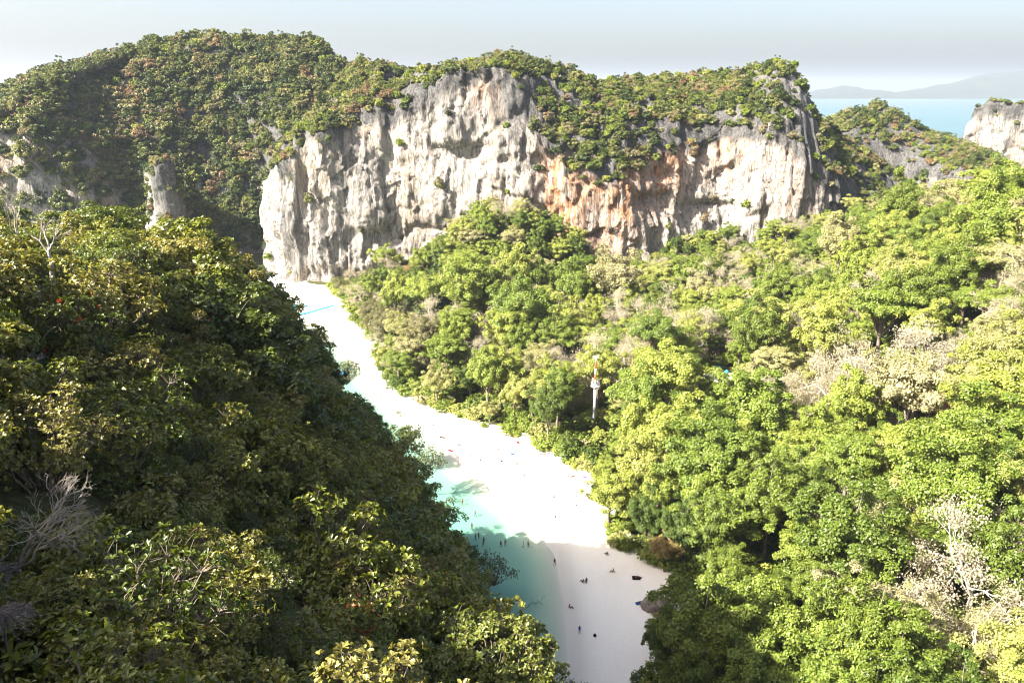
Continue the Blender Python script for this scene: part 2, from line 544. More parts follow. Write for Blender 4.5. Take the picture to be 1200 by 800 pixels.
# sea: one sheet from the lagoon to the horizon
sx = np.concatenate([[-30000, -12000, -5000, -2000, -1200], spaced(-800, 800, -140, 60, 2.5, 40), [1200, 2000, 5000, 12000, 30000]])
sy = np.concatenate([[-6000, -1500, -500], spaced(-140, 800, 90, 400, 2.5, 40), [1200, 2000, 5000, 12000, 30000]])
X2, Y2 = np.meshgrid(sx, sy, indexing='ij')
dep = np.clip(-ground_z(X2, Y2, False), 0, 12)
dep = np.where((np.abs(X2) > 850) | (Y2 > 850) | (Y2 < -150), 12, dep)
me = mesh_np('sea', np.stack([X2, Y2, np.zeros_like(X2)], 2).reshape(-1, 3), grid_faces(len(sx), len(sy)), [sea_mat()], True, {'depth': dep.ravel()})
tag(obj('sea', me), 'turquoise sea and shallow lagoon', None, None, 'structure')

# ------------------------------------------------------------------ limestone massifs: a profile swept along the foot of each cliff
VEG_PTS = []       # points on the rock where something can grow: (x, y, z, nz, size hint)

def massif(name, label, cols, mat, du=0.8, n_face=150, n_top=70, back=(0.12, 1.0), amp=1.0, z_base=-3.0, patches=(), caves=(), seed=0.0, spikes=1.0, rag_amp=5.0, back_len=90, sky_drop=9):
    """cols: (px, y_base, py_rim, rim setback, py_sky, sky setback) with the photograph's pixel rows giving the heights"""
    rows = []
    for px, yb, pr, orim, ps, osky in cols:
        b = at_y(px, 300, yb)
        zr = at_y(px, pr, yb + orim)[2]
        zs = at_y(px, ps + sky_drop, yb + osky)[2]
        rows.append((b[0], yb, zr, orim, zs, osky))
    rows = np.array(rows)
    seg = np.concatenate([[0], np.cumsum(np.hypot(np.diff(rows[:, 0]), np.diff(rows[:, 1])))])
    nu = int(seg[-1] / du) + 1
    s = np.linspace(0, seg[-1], nu)
    Rw = np.stack([np.interp(s, seg, rows[:, k]) for k in range(6)], 1)
    ker = np.hanning(int(14 / du) | 1); ker /= ker.sum()
    pad = len(ker) // 2
    for k in range(6):
        Rw[:, k] = np.convolve(np.pad(Rw[:, k], pad, mode='edge'), ker, mode='valid')
    rag = np.stack([s / 17 + seed, np.full(nu, 3.3), np.full(nu, seed)], 1)
    Rw[:, 2] += rag_amp * (fbm(rag, 4, 0.6))
    tx, ty = np.gradient(Rw[:, 0]), np.gradient(Rw[:, 1])
    L = np.hypot(tx, ty)
    bx, by = -ty / L, tx / L                       # into the rock
    wide = np.hanning(int(min(90, seg[-1] * 0.3) / du) | 1); wide /= wide.sum()
    pad = len(wide) // 2
    bxs = np.convolve(np.pad(bx, pad, mode='edge'), wide, mode='valid') + back[0] * 0
    bys = np.convolve(np.pad(by, pad, mode='edge'), wide, mode='valid')
    nrm = np.hypot(bxs, bys); bxs /= nrm; bys /= nrm
    vf = np.linspace(0, 1, n_face)
    vt = np.linspace(0, 1, n_top)[1:]
    off, zz, top = [], [], []
    for v in vf:
        e = v ** 1.0
        gentle = sstep(14, 28, Rw[:, 3])
        off.append(Rw[:, 3] * ((0.75 * v ** 2.2 + 0.25 * v) * (1 - gentle) + v * gentle))
        zz.append(z_base + (Rw[:, 2] - z_base) * e)
        top.append(np.full(nu, (v - 1.0) * 1e-3))
    for v in vt:
        w = min(v / 0.55, 1.0)
        sh = w * (1.6 - 0.6 * w)                  # steep first, easing to the crest
        o = Rw[:, 3] + (Rw[:, 5] - Rw[:, 3]) * w
        z = Rw[:, 2] + (Rw[:, 4] - Rw[:, 2]) * sh
        if v > 0.55:
            q = (v - 0.55) / 0.45
            o = o + q * back_len
            z = z - (z + 8) * q ** 1.8
        off.append(o); zz.append(z); top.append(np.full(nu, v))
    off = np.array(off).T; zz = np.array(zz).T; top = np.array(top).T
    Xm = Rw[:, 0][:, None] + bxs[:, None] * off
    Ym = Rw[:, 1][:, None] + bys[:, None] * off
    nv = off.shape[1]
    P = np.stack([Xm, Ym, zz], 2).reshape(-1, 3)
    face = 1 - sstep(0.0, 0.10, top).reshape(-1)
    tp = top.reshape(-1)
    # displacement outwards from the face
    q = P + seed
    disp = 4.5 * fbm(q * [1 / 42, 1 / 42, 1 / 60], 3)
    disp += 1.1 * ridged(q * [1 / 17, 1 / 17, 1 / 80], 2) - 0.6
    disp += 0.30 * ridged(q * [1 / 4.5, 1 / 4.5, 1 / 50], 2)
    wz = q[:, 2] / 11 + 0.9 * fbm(q / 30, 2) + q[:, 0] * 0.012
    disp += 0.9 * perlin(np.stack([q[:, 0] / 25, q[:, 1] / 25, wz], 1))
    disp += 0.45 * fbm(q * [1 / 7, 1 / 7, 1 / 14], 3) + 0.28 * fbm(q * [1 / 1.9, 1 / 1.9, 1 / 4.5], 2)
    disp += 2.2 * fbm(q / [19, 19, 23] + 60, 3) - 1.3 * np.maximum(ridged((q + 2.5 * np.stack([perlin(q / 9), perlin(q / 9 + 7), perlin(q / 9 + 3)], 1)) * [1 / 30, 1 / 30, 1 / 22], 1) - 0.55, 0) * 3
    # slabs and fractures: blocks of rock standing proud of each other
    sw = np.repeat(s, nv)
    for wd, ht, am in ((10.0, 34.0, 1.7), (4.2, 15.0, 1.0), (2.4, 7.0, 0.45)):
        ci = np.floor((sw + wd * 0.55 * perlin(q / [wd * 2, wd * 2, ht * 0.9])) / wd)
        h1 = np.modf(np.abs(np.sin(ci * 12.9898 + seed + wd) * 43758.5453))[0]
        cj = np.floor((q[:, 2] + ht * h1 + ht * 0.35 * perlin(q / [wd, wd, ht])) / ht)
        h2 = np.modf(np.abs(np.sin(ci * 78.233 + cj * 37.719 + wd) * 24634.6345))[0]
        disp += am * (h2 - 0.5) * 1.6
    disp *= amp
    for (cpx, cpy, yb, w, h, depth) in caves:
        c = at_y(cpx, cpy, yb)
        g = np.exp(-((P[:, 0] - c[0]) / w) ** 4) * np.where(P[:, 2] > c[2], np.exp(-((P[:, 2] - c[2]) / (h * 0.35)) ** 2), np.exp(-((P[:, 2] - c[2]) / h) ** 2))
        disp -= depth * g * face
    fade = 0.35 + 0.65 * face
    up = 3.0 * fbm(q / 16, 3) + spikes * 2.6 * np.maximum(ridged(q * [1 / 5.0, 1 / 5.0, 1 / 40], 2), 0) * np.clip(fbm(q / 33 + 5, 2) + 0.45, 0, 1)
    tmask = sstep(0.0, 0.05, tp) * (1 - sstep(0.85, 1.0, tp))
    P[:, 0] -= (np.repeat(bxs, nv)) * disp * fade
    P[:, 1] -= (np.repeat(bys, nv)) * disp * fade
    P[:, 2] += up * tmask
    karst = np.clip(sstep(0.84, 1.02, np.tile(np.concatenate([vf, np.ones(len(vt))]), nu)) * 0.75 + 0.35 * fbm(q / 24 + 3, 3) + 0.25 * (tp > 0), 0, 1)
    stain = np.zeros(len(P))
    dark = 0.25 * fbm(q * [1 / 30, 1 / 30, 1 / 60] + 8, 3)
    for (cpx, cpy, yb, w, h, amt, what) in patches:
        c = at_y(cpx, cpy, yb)
        g = amt * np.exp(-((P[:, 0] - c[0]) / w) ** 2 - ((P[:, 2] - c[2]) / h) ** 2)
        if what == 'orange': stain += g
        elif what == 'grey': karst = np.clip(karst + g, 0, 1)
        else: dark += g
    F = grid_faces(nu, nv)[:, ::-1]
    me = mesh_np(name, P, F, [mat], False, {'karst': karst, 'stain': np.clip(stain, 0, 1), 'dark': dark})
    o = obj(name, me)
    tag(o, label, None, None, 'structure')
    # places to grow
    G = P.reshape(nu, nv, 3)
    a = G[1:, :-1] - G[:-1, :-1]
    b = G[:-1, 1:] - G[:-1, :-1]
    cr = np.cross(a, b)
    ar = np.linalg.norm(cr, axis=2)
    nz = np.abs(cr[:, :, 2]) / (ar + 1e-9)
    cen = (G[1:, :-1] + G[:-1, :-1] + G[:-1, 1:] + G[1:, 1:]) / 4
    VEG_PTS.append((name, cen.reshape(-1, 3), nz.ravel(), ar.ravel(), top[:-1, :-1].ravel()))
    return o

massif('limestone_cliff', 'high white limestone cliff streaked grey and orange behind the beach', [
    (322, 470, 190, 6, 130, 30), (318, 430, 190, 5, 122, 50), (326, 403, 184, 5, 110, 70), (345, 396, 176, 6, 92, 90), (375, 396, 158, 7, 78, 90), (420, 400, 138, 8, 70, 80),
    (470, 402, 118, 9, 76, 60), (500, 402, 100, 9, 76, 45), (540, 400, 88, 9, 72, 40), (575, 398, 82, 8, 63, 35), (610, 396, 108, 9, 68, 40),
    (640, 392, 168, 9, 80, 55), (680, 386, 198, 8, 88, 60), (720, 384, 206, 8, 94, 60), (755, 390, 186, 9, 96, 60), (790, 402, 168, 12, 92, 60),
    (830, 412, 160, 12, 88, 60), (870, 408, 146, 10, 80, 50), (905, 402, 156, 9, 70, 46), (940, 400, 182, 9, 72, 44), (970, 402, 214, 9, 92, 44),
    (1000, 408, 228, 10, 116, 48), (1025, 416, 234, 10, 142, 48), (1050, 426, 240, 10, 158, 44), (1085, 438, 248, 8, 192, 40), (1130, 450, 255, 8, 218, 36)],
    ROCK, du=0.75, n_face=165, n_top=75,
    patches=[(705, 235, 386, 16, 26, 1.5, 'orange'), (650, 225, 392, 8, 26, 1.1, 'orange'), (765, 205, 392, 15, 18, 1.3, 'orange'), (690, 280, 386, 10, 16, 1.0, 'orange'), (570, 110, 400, 9, 8, 0.8, 'orange'),
             (860, 175, 405, 10, 14, 0.7, 'orange'), (420, 150, 400, 14, 7, 0.5, 'orange'), (940, 215, 402, 14, 16, 0.6, 'orange'), (800, 190, 400, 16, 12, 0.6, 'orange'),
             (335, 260, 400, 8, 28, 0.6, 'dark'), (365, 300, 396, 12, 16, 0.5, 'dark'), (600, 150, 396, 18, 20, 0.35, 'dark'), (700, 270, 386, 12, 14, 0.3, 'dark'),
             (470, 120, 402, 26, 16, 0.6, 'grey'), (600, 130, 396, 22, 18, 0.5, 'grey'), (1015, 200, 420, 30, 40, 1.0, 'grey'), (905, 150, 402, 22, 10, 0.6, 'grey'), (335, 200, 400, 12, 10, 0.5, 'grey')],
    caves=[(835, 245, 408, 14, 9, 7), (770, 235, 395, 10, 8, 4), (540, 175, 400, 16, 7, 4), (430, 275, 400, 12, 10, 3), (352, 240, 397, 3.2, 45, 6), (640, 190, 394, 6, 16, 4)])

massif('forested_mountain', 'forested limestone mountain with pale rock faces beside the cliff', [
    (-170, 480, 230, 30, 84, 150), (-70, 460, 215, 24, 62, 140), (-10, 432, 150, 12, 54, 118), (40, 428, 158, 11, 66, 112), (75, 430, 186, 12, 70, 112), (100, 433, 212, 10, 74, 112),
    (130, 440, 215, 20, 76, 112), (165, 445, 205, 35, 58, 125), (200, 450, 200, 42, 44, 122), (238, 458, 190, 50, 38, 118),
    (275, 466, 185, 52, 36, 115), (310, 472, 180, 50, 36, 110), (350, 482, 200, 12, 36, 100), (395, 486, 180, 14, 44, 95), (430, 492, 160, 14, 66, 85), (480, 500, 160, 14, 84, 80), (560, 510, 160, 14, 90, 70)],
    ROCK_GREY, du=1.3, n_face=80, n_top=110, amp=0.8, spikes=0.5, seed=71.0, sky_drop=14,
    patches=[(60, 190, 428, 26, 30, -1.0, 'grey'), (30, 180, 426, 18, 10, 0.5, 'orange'), (30, 200, 428, 30, 30, -0.5, 'grey')])

massif('rock_pillar', 'grey rock spur standing out from the forested mountain', [
    (176, 470, 200, 4, 190, 9), (180, 440, 198, 4, 186, 9), (190, 424, 192, 4, 182, 10), (202, 419, 188, 4, 178, 10), (212, 422, 188, 4, 179, 10), (221, 436, 192, 4, 184, 9), (226, 470, 200, 4, 190, 9)],
    ROCK_GREY, du=1.0, n_face=70, n_top=40, amp=0.9, seed=15.0, spikes=0.6, rag_amp=3.0, back_len=12, patches=[(205, 215, 420, 25, 40, 0.75, 'grey')])

massif('rocky_ridge', 'low forested ridge of grey rock running behind the cliff to the sea', [
    (925, 590, 165, 8, 128, 40), (960, 565, 158, 8, 121, 45), (990, 555, 152, 8, 116, 45), (1015, 550, 158, 8, 121, 42), (1035, 545, 178, 8, 146, 40), (1055, 535, 186, 7, 158, 36),
    (1070, 525, 194, 7, 166, 36), (1090, 515, 204, 7, 178, 36), (1115, 500, 212, 7, 190, 36), (1150, 490, 220, 7, 200, 36), (1200, 480, 225, 7, 206, 36)],
    ROCK_GREY, du=1.4, n_face=60, n_top=60, amp=0.8, seed=33.0, patches=[(1010, 180, 550, 30, 30, 0.7, 'grey'), (1060, 200, 535, 30, 30, 0.6, 'grey')])

massif('rock_headland', 'pale bare limestone headland rising by the sea', [
    (1063, 760, 186, 8, 172, 20), (1078, 720, 180, 6, 166, 22), (1096, 695, 172, 6, 158, 25), (1104, 682, 130, 5, 124, 20), (1114, 678, 132, 5, 126, 22), (1124, 676, 124, 6, 118, 25), (1143, 668, 120, 6, 114, 25),
    (1168, 660, 124, 7, 116, 25), (1193, 650, 132, 7, 122, 25), (1238, 650, 150, 7, 130, 25), (1278, 680, 160, 7, 140, 25)],
    ROCK_GREY, du=1.2, n_face=90, n_top=40, amp=0.85, seed=12.0, spikes=0.6, patches=[(1170, 160, 670, 60, 40, 0.35, 'grey')])

# far island across the bay
def far_island():
    n, m = 160, 24
    xs = np.linspace(0, 1, n)
    pxs = 900 + xs * 560
    skyl = np.interp(pxs, [900, 955, 985, 1010, 1050, 1090, 1110, 1140, 1170, 1200, 1260, 1330, 1400, 1460], [112, 107, 103.5, 106, 106.5, 102, 99, 90, 83, 83, 78, 88, 100, 112])
    V = []
    for k in range(n):
        for j in range(m):
            q = j / (m - 1)
            Yd = 11800 + 2600 * q
            top = at_y(pxs[k], skyl[k], 13000)
            x = at_y(pxs[k], 113, Yd)[0]
            h = max(top[2] + 4, 3) * math.sin(math.pi * min(max(q, 0), 1)) ** 0.8
            V.append((x, Yd, h - 4))
    V = np.array(V)
    V[:, 2] += fbm(V * [1 / 700, 1 / 700, 1 / 700], 4) * 45 * np.clip(V[:, 2] / 80, 0, 1)
    m1, nt, out = new_mat('far_forest')
    nz = noise_tex(nt, mapped(nt), 0.006, 6, 0.65)
    c = ramp(nt, nz, [(0.35, (0.018, 0.026, 0.016)), (0.6, (0.03, 0.038, 0.022)), (0.75, (0.08, 0.07, 0.05))])
    pr = N(nt, 'ShaderNodeBsdfPrincipled', ins={'Base Color': c, 'Roughness': 1.0, 'Specular IOR Level': 0.0})
    nt.links.new(pr.outputs[0], out.inputs[0])
    o = obj('far_island', mesh_np('far_island', V, grid_faces(n, m), [m1], True))
    tag(o, 'hazy blue island hills across the bay', None, None, 'structure')
far_island()

# the air between: one even volume round everything but the sky
if HAZE:
    hb = Soup()
    hb.box((0, 8000, 208), (44000, 36000, 444))
    mh, nt, out = new_mat('haze')
    vol = N(nt, 'ShaderNodeVolumePrincipled', ins={'Color': (0.50, 0.57, 0.66, 1), 'Density': 7.0e-5, 'Anisotropy': 0.2})
    nt.links.new(vol.outputs[0], out.inputs['Volume'])
    tag(obj('haze', hb.mesh('haze', [mh])), 'thin pale sea haze in the air', None, None, 'stuff')

#@@PLANTS
# ------------------------------------------------------------------ plants
DIAMOND = (np.array([(0, 0, 0), (0.55, 0.5, 0.0), (1.0, 0, -0.06), (0.55, -0.5, 0.0), (0.5, 0, -0.12)]), np.array([[0, 4, 1], [4, 2, 1], [0, 3, 4], [4, 3, 2]]))
DIAMOND2 = (np.array([(0, 0, 0), (0.5, 0.5, 0.10), (1.0, 0, -0.05), (0.5, -0.5, 0.10)]), np.array([[0, 2, 1], [0, 3, 2]]))
BLADE = (np.array([(0, 0, 0), (0.38, 0.36, 0.10), (0.75, 0.46, 0.07), (1.0, 0, -0.08), (0.75, -0.46, 0.07), (0.38, -0.36, 0.10)]), np.array([[0, 3, 2, 1], [0, 5, 4, 3]]))

def unit(v):
    return v / (np.linalg.norm(v, axis=-1, keepdims=True) + 1e-9)

def put_leaves(soup, tmpl, pos, along, nrm, length, width):
    """leaf blades at pos, pointing along, facing nrm"""
    tv, tf = tmpl
    a = unit(along)
    b = unit(np.cross(nrm, a))
    c = np.cross(a, b)
    n = len(pos)
    length = np.broadcast_to(length, n)[:, None, None]
    width = np.broadcast_to(width, n)[:, None, None]
    V = pos[:, None] + tv[None, :, 0:1] * a[:, None] * length + tv[None, :, 1:2] * b[:, None] * width + tv[None, :, 2:3] * c[:, None] * length
    k = len(tv)
    F = (tf[None] + (np.arange(n) * k)[:, None, None]).reshape(-1, tf.shape[1])
    soup.add(V.reshape(-1, 3), F)

def rand_dirs(r, n):
    return unit(r.normal(size=(n, 3)))

def crown_clumps(r, R_, H_, n, low=-0.25, jit=0.22, lumpy=0.75):
    """centres of leaf clumps spread over an uneven crown, z measured from the crown's middle"""
    out = []
    ph = r.uniform(0, 50, 3)
    i = np.arange(n)
    th = i * 2.39996 + r.uniform(0, 6)
    zc = 1 - (i + 0.5) / n * (1 - low)
    d = np.stack([np.sqrt(1 - zc ** 2) * np.cos(th), np.sqrt(1 - zc ** 2) * np.sin(th), zc], 1)
    d = unit(d + r.normal(size=d.shape) * 0.16)
    lump = 1 + lumpy * fbm(d * 1.7 + ph, 2)
    rad = lump * r.uniform(1 - 2 * jit, 1, n)
    c = d * rad[:, None] * [R_, R_, H_]
    return c, d

def leafy(name, seed, R_, H_, zc, n_clump, per, leaf, mat, low=-0.25, asp=0.62, rc=0.21, droop=0.0, upness=0.5, jit=0.2, tmpl=DIAMOND2, layers=0, fill=0.25):
    """a crown of leaf clumps: returns mesh and clump centres"""
    r = np.random.default_rng(seed)
    c, d = crown_clumps(r, R_, H_, n_clump, low, jit)
    if layers:                              # foliage held in tiers
        step = 2 * H_ / layers
        q = np.round(c[:, 2] / step) * step
        c[:, 2] = q + (c[:, 2] - q) * 0.25
    s = Soup()
    rcs = rc * R_ * r.uniform(0.65, 1.3, n_clump)
    idx = np.repeat(np.arange(n_clump), per)
    e = unit(r.normal(size=(len(idx), 3)) + d[idx] * 0.75 + np.array([0, 0, upness]))
    rad = r.uniform(0, 1, len(idx)) ** 0.45
    sq = np.array([1, 1, 0.5 if layers else 0.72])
    pos = c[idx] + e * (rad * rcs[idx])[:, None] * sq
    nr = unit(e * 0.9 + np.array([0, 0, 0.5]) + r.normal(size=e.shape) * 0.30)
    al = unit(np.cross(nr, r.normal(size=nr.shape)) + e * 0.3 + np.array([0, 0, -droop]))
    L = leaf * r.uniform(0.65, 1.35, len(idx))
    put_leaves(s, tmpl, pos, al, nr, L, L * asp)
    nf = int(n_clump * per * fill)          # loose inner leaves
    if nf:
        dd = rand_dirs(r, nf)
        pos = dd * (r.uniform(0.2, 0.8, nf)[:, None]) * [R_, R_, H_ * 0.8]
        put_leaves(s, tmpl, pos, rand_dirs(r, nf), unit(dd + [0, 0, 0.5]), leaf * 1.3, leaf * 0.9)
    V = np.concatenate(s.v)
    V[:, 2] += zc
    s.v = [V]
    me = s.mesh(name, [mat])
    c[:, 2] += zc
    return me, c

def wander(r, a, b, n, w):
    t = np.linspace(0, 1, n)[:, None]
    P = a + (b - a) * t
    k = r.normal(size=(n, 3)) * w * np.linalg.norm(b - a)
    k = np.cumsum(k, 0) * 0.5
    k -= k[0] + (k[-1] - k[0]) * t
    return P + k

def trunk_mesh(name, seed, zc, R_, centres, mat, r0=0.35, n_limb=9, fork=0.55, n=6, twigs=0):
    r = np.random.default_rng(seed + 99)
    s = Soup()
    fz = zc * fork
    top = np.array([r.normal() * 0.3, r.normal() * 0.3, fz])
    s.tube(wander(r, np.array([0, 0, -1.2]), top, 7, 0.03), np.linspace(r0 * 1.25, r0 * 0.75, 7), n)
    pick = r.permutation(len(centres))[:n_limb]
    for i in pick:
        e = centres[i] * [0.92, 0.92, 1] - [0, 0, 0.2]
        mid = top + (e - top) * 0.45 + [0, 0, 0.12 * np.linalg.norm(e - top)]
        P = np.vstack([wander(r, top - [0, 0, 0.4], mid, 4, 0.05), wander(r, mid, e, 5, 0.06)[1:]])
        s.tube(P, np.linspace(r0 * 0.5, r0 * 0.10, len(P)), max(4, n - 2))
    return s.mesh(name, [mat])

def bare_tree(name, seed, h, spread, mat, levels=4, r0=0.28, up=0.5, kids=(3, 4), n_stem=1, lean=(0, 0), spare=0.0, sub=0.68):
    """a leafless branching tree; returns mesh and the branch tips"""
    r = np.random.default_rng(seed)
    s = Soup()
    tips = []
    def grow(p, d, L, rad, lev):
        e = p + d * L
        P = wander(r, p, e, 5, 0.09)
        s.tube(P, np.linspace(rad, rad * 0.62, 5), 5 if lev > 1 else 3)
        if lev == 0:
            tips.append(e)
            return
        for k in range(r.integers(kids[0], kids[1] + 1)):
            nd = unit(d * 0.75 + rand_dirs(r, 1)[0] * spread + np.array([0, 0, up * 0.4]))
            q = P[-1] if k < 2 else P[-2]
            grow(q, nd, L * sub * r.uniform(0.75, 1.2), rad * 0.58, lev - 1)
    for k in range(n_stem):
        d = unit(np.array([lean[0] + r.normal() * 0.25 * (n_stem > 1), lean[1] + r.normal() * 0.25 * (n_stem > 1), 1.0]))
        grow(np.array([0, 0, -0.5]), d, h * 0.36, r0, levels)
    return s.mesh(name, [mat]), np.array(tips)

# colours
BARK = plain_mat('bark', (0.16, 0.13, 0.10), 0.9, 0.1, 0.4, 4.0, 0.4)
BARK_PALE = plain_mat('pale_bark', (0.30, 0.265, 0.225), 0.9, 0.1, 0.3, 4.0, 0.3)
BARK_GREY = plain_mat('grey_dead_wood', (0.19, 0.17, 0.15), 0.9, 0.1, 0.35, 6.0, 0.4)
LEAF = leaf_mat('forest_leaf', [(0.0, (0.100, 0.145, 0.020)), (0.2, (0.148, 0.194, 0.027)), (0.45, (0.197, 0.237, 0.036)), (0.7, (0.240, 0.262, 0.048)), (0.88, (0.265, 0.262, 0.088)), (1.0, (0.28, 0.255, 0.13))], 0.30, drift=0.3)
LEAF_DEEP = leaf_mat('deep_green_leaf', [(0.0, (0.060, 0.092, 0.012)), (0.5, (0.092, 0.128, 0.015)), (1.0, (0.13, 0.165, 0.020))], 0.28)
LEAF_PALE = leaf_mat('dry_pale_leaf', [(0.0, (0.31, 0.275, 0.16)), (0.4, (0.37, 0.32, 0.225)), (0.75, (0.34, 0.295, 0.225)), (1.0, (0.31, 0.29, 0.13))], 0.25)
LEAF_RUST = leaf_mat('rusty_leaf', [(0.0, (0.24, 0.14, 0.05)), (0.5, (0.27, 0.19, 0.075)), (1.0, (0.21, 0.17, 0.05))], 0.25)
LEAF_GREY = leaf_mat('feathery_leaf', [(0.0, (0.13, 0.135, 0.055)), (1.0, (0.20, 0.185, 0.09))], 0.3)
LEAF_HILL = leaf_mat('far_hill_leaf', [(0.0, (0.035, 0.055, 0.013)), (0.3, (0.07, 0.092, 0.019)), (0.58, (0.12, 0.135, 0.030)), (0.8, (0.175, 0.175, 0.055)), (0.92, (0.21, 0.175, 0.095)), (1.0, (0.20, 0.13, 0.065))], 0.25, drift=0.8)
LEAF_SHRUB = leaf_mat('glossy_shrub_leaf', [(0.0, (0.055, 0.075, 0.010)), (0.35, (0.105, 0.13, 0.016)), (0.7, (0.18, 0.185, 0.026)), (1.0, (0.21, 0.185, 0.05))], 0.32, 0.35, 0.5, 0.45)
LEAF_LIME = leaf_mat('lime_shrub_leaf', [(0.0, (0.13, 0.15, 0.022)), (1.0, (0.16, 0.175, 0.035))], 0.3, 0.38, 0.5, 0.35)
LEAF_YOUNG = leaf_mat('young_red_leaf', [(0.0, (0.30, 0.06, 0.03)), (1.0, (0.36, 0.10, 0.04))], 0.3, 0.35, 0.4, 0.3)

# -- forest tree kinds: (name, crown mesh, trunk mesh, radius, height, label, group)
KINDS = {}
def kind(key, name, crown, trunk, rad, hgt, label, cat='tree'):
    KINDS[key] = dict(name=name, crown=crown, trunk=trunk, rad=rad, hgt=hgt, label=label, cat=cat)

def mk_round(key, seed, R_, H_, zc, mat, label, n=64, per=150, leaf=0.30, name='broadleaf_tree', bark=BARK, **kw):
    cm, cc = leafy('crown_mesh_' + key, seed, R_, H_, zc, n, per, leaf, mat, **kw)
    tm = trunk_mesh('trunk_mesh_' + key, seed, zc, R_, cc, bark, 0.22 + R_ * 0.025)
    kind(key, name, cm, tm, R_, zc + H_, label)

mk_round('r1', 1, 5.2, 4.6, 9.0, LEAF, 'broad round green tree with a clumpy crown in the forest behind the beach', 62, 290)
mk_round('r2', 2, 4.6, 5.2, 9.5, LEAF, 'tall domed green tree with heaped clumps in the forest behind the beach', 60, 290)
mk_round('r3', 3, 5.8, 4.2, 9.0, LEAF, 'wide spreading green tree with an uneven crown in the forest behind the beach', 66, 290, rc=0.19)
mk_round('r4', 4, 4.2, 4.0, 8.0, LEAF, 'compact bushy green tree in the forest behind the beach', 50, 280)
mk_round('d1', 5, 5.0, 5.6, 9.6, LEAF_DEEP, 'dense dark green tree in the forest behind the beach', 62, 300)
mk_round('d2', 6, 4.0, 6.4, 9.8, LEAF_DEEP, 'tall narrow dark green tree hung with leaves in the forest behind the beach', 72, 150, low=-0.7, droop=0.6)
mk_round('u1', 7, 5.6, 2.8, 11.0, LEAF, 'flat topped green tree with tiered foliage in the forest behind the beach', 54, 290, layers=3, rc=0.21)
mk_round('u2', 8, 5.0, 3.6, 10.0, LEAF, 'umbrella shaped green tree with stepped tiers in the forest behind the beach', 54, 290, layers=4, rc=0.21, low=-0.5)
mk_round('o1', 9, 4.6, 3.6, 8.5, LEAF_RUST, 'tree with rusty orange leaves in the forest behind the beach', 50, 130, rc=0.22)
mk_round('c1', 10, 4.4, 4.2, 6.5, LEAF_GREY, 'feathery grey green tree at the top of the sand', 70, 190, leaf=0.5, asp=0.14, low=-0.6, droop=0.7, name='feathery_tree', jit=0.3, fill=0.1)
mk_round('c2', 11, 3.6, 4.8, 7.0, LEAF_GREY, 'tall feathery grey green tree at the top of the sand', 64, 190, leaf=0.5, asp=0.14, low=-0.6, droop=0.7, name='feathery_tree', jit=0.3, fill=0.1)

def mk_pale(key, seed, h, label, spread=0.95, leaves=5, mat=LEAF_PALE):
    tm, tips = bare_tree('trunk_mesh_' + key, seed, h, spread, BARK_PALE, 4, 0.24, 0.30, (3, 4), sub=0.70)
    r = np.random.default_rng(seed)
    k = len(tips)
    s = Soup()
    idx = np.repeat(np.arange(k), leaves)
    pos = tips[idx] + r.normal(size=(len(idx), 3)) * [0.55, 0.55, 0.3]
    put_leaves(s, DIAMOND2, pos, rand_dirs(r, len(idx)), unit(r.normal(size=(len(idx), 3)) * 0.6 + [0, 0, 1]), 0.24, 0.13)
    kind(key, 'dry_season_tree', s.mesh('crown_mesh_' + key, [mat]), tm, float(np.percentile(np.hypot(tips[:, 0], tips[:, 1]), 90)), float(tips[:, 2].max()), label)
mk_pale('p1', 21, 13.5, 'x', leaves=46)
mk_pale('p2', 22, 12.5, 'pale pinkish tree of fine bare twigs in the forest behind the beach', leaves=20)
mk_pale('p3', 23, 14.0, 'tall half bare tree with a thin straw coloured crown in the forest behind the beach', leaves=56)

def thing(name, label, cat, group, loc, rz=0.0, sc_=1.0, tilt=(0, 0)):
    e = obj(name, None)
    e.location = loc
    e.rotation_euler = (tilt[0], tilt[1], rz)
    e.scale = sc_ if hasattr(sc_, '__len__') else (sc_, sc_, sc_)
    e.empty_display_size = 0.3
    return tag(e, label, cat, group)

def plant_tree(k, loc, rz, s, group, label=None, tint=0):
    K = KINDS[k]
    e = thing(K['name'], label or K['label'], K['cat'], group, loc, rz, s)
    if K['trunk']: obj('trunk', K['trunk'], e)
    if K['crown']:
        c = obj('crown', K['crown'], e)
        c.pass_index = tint
    return e

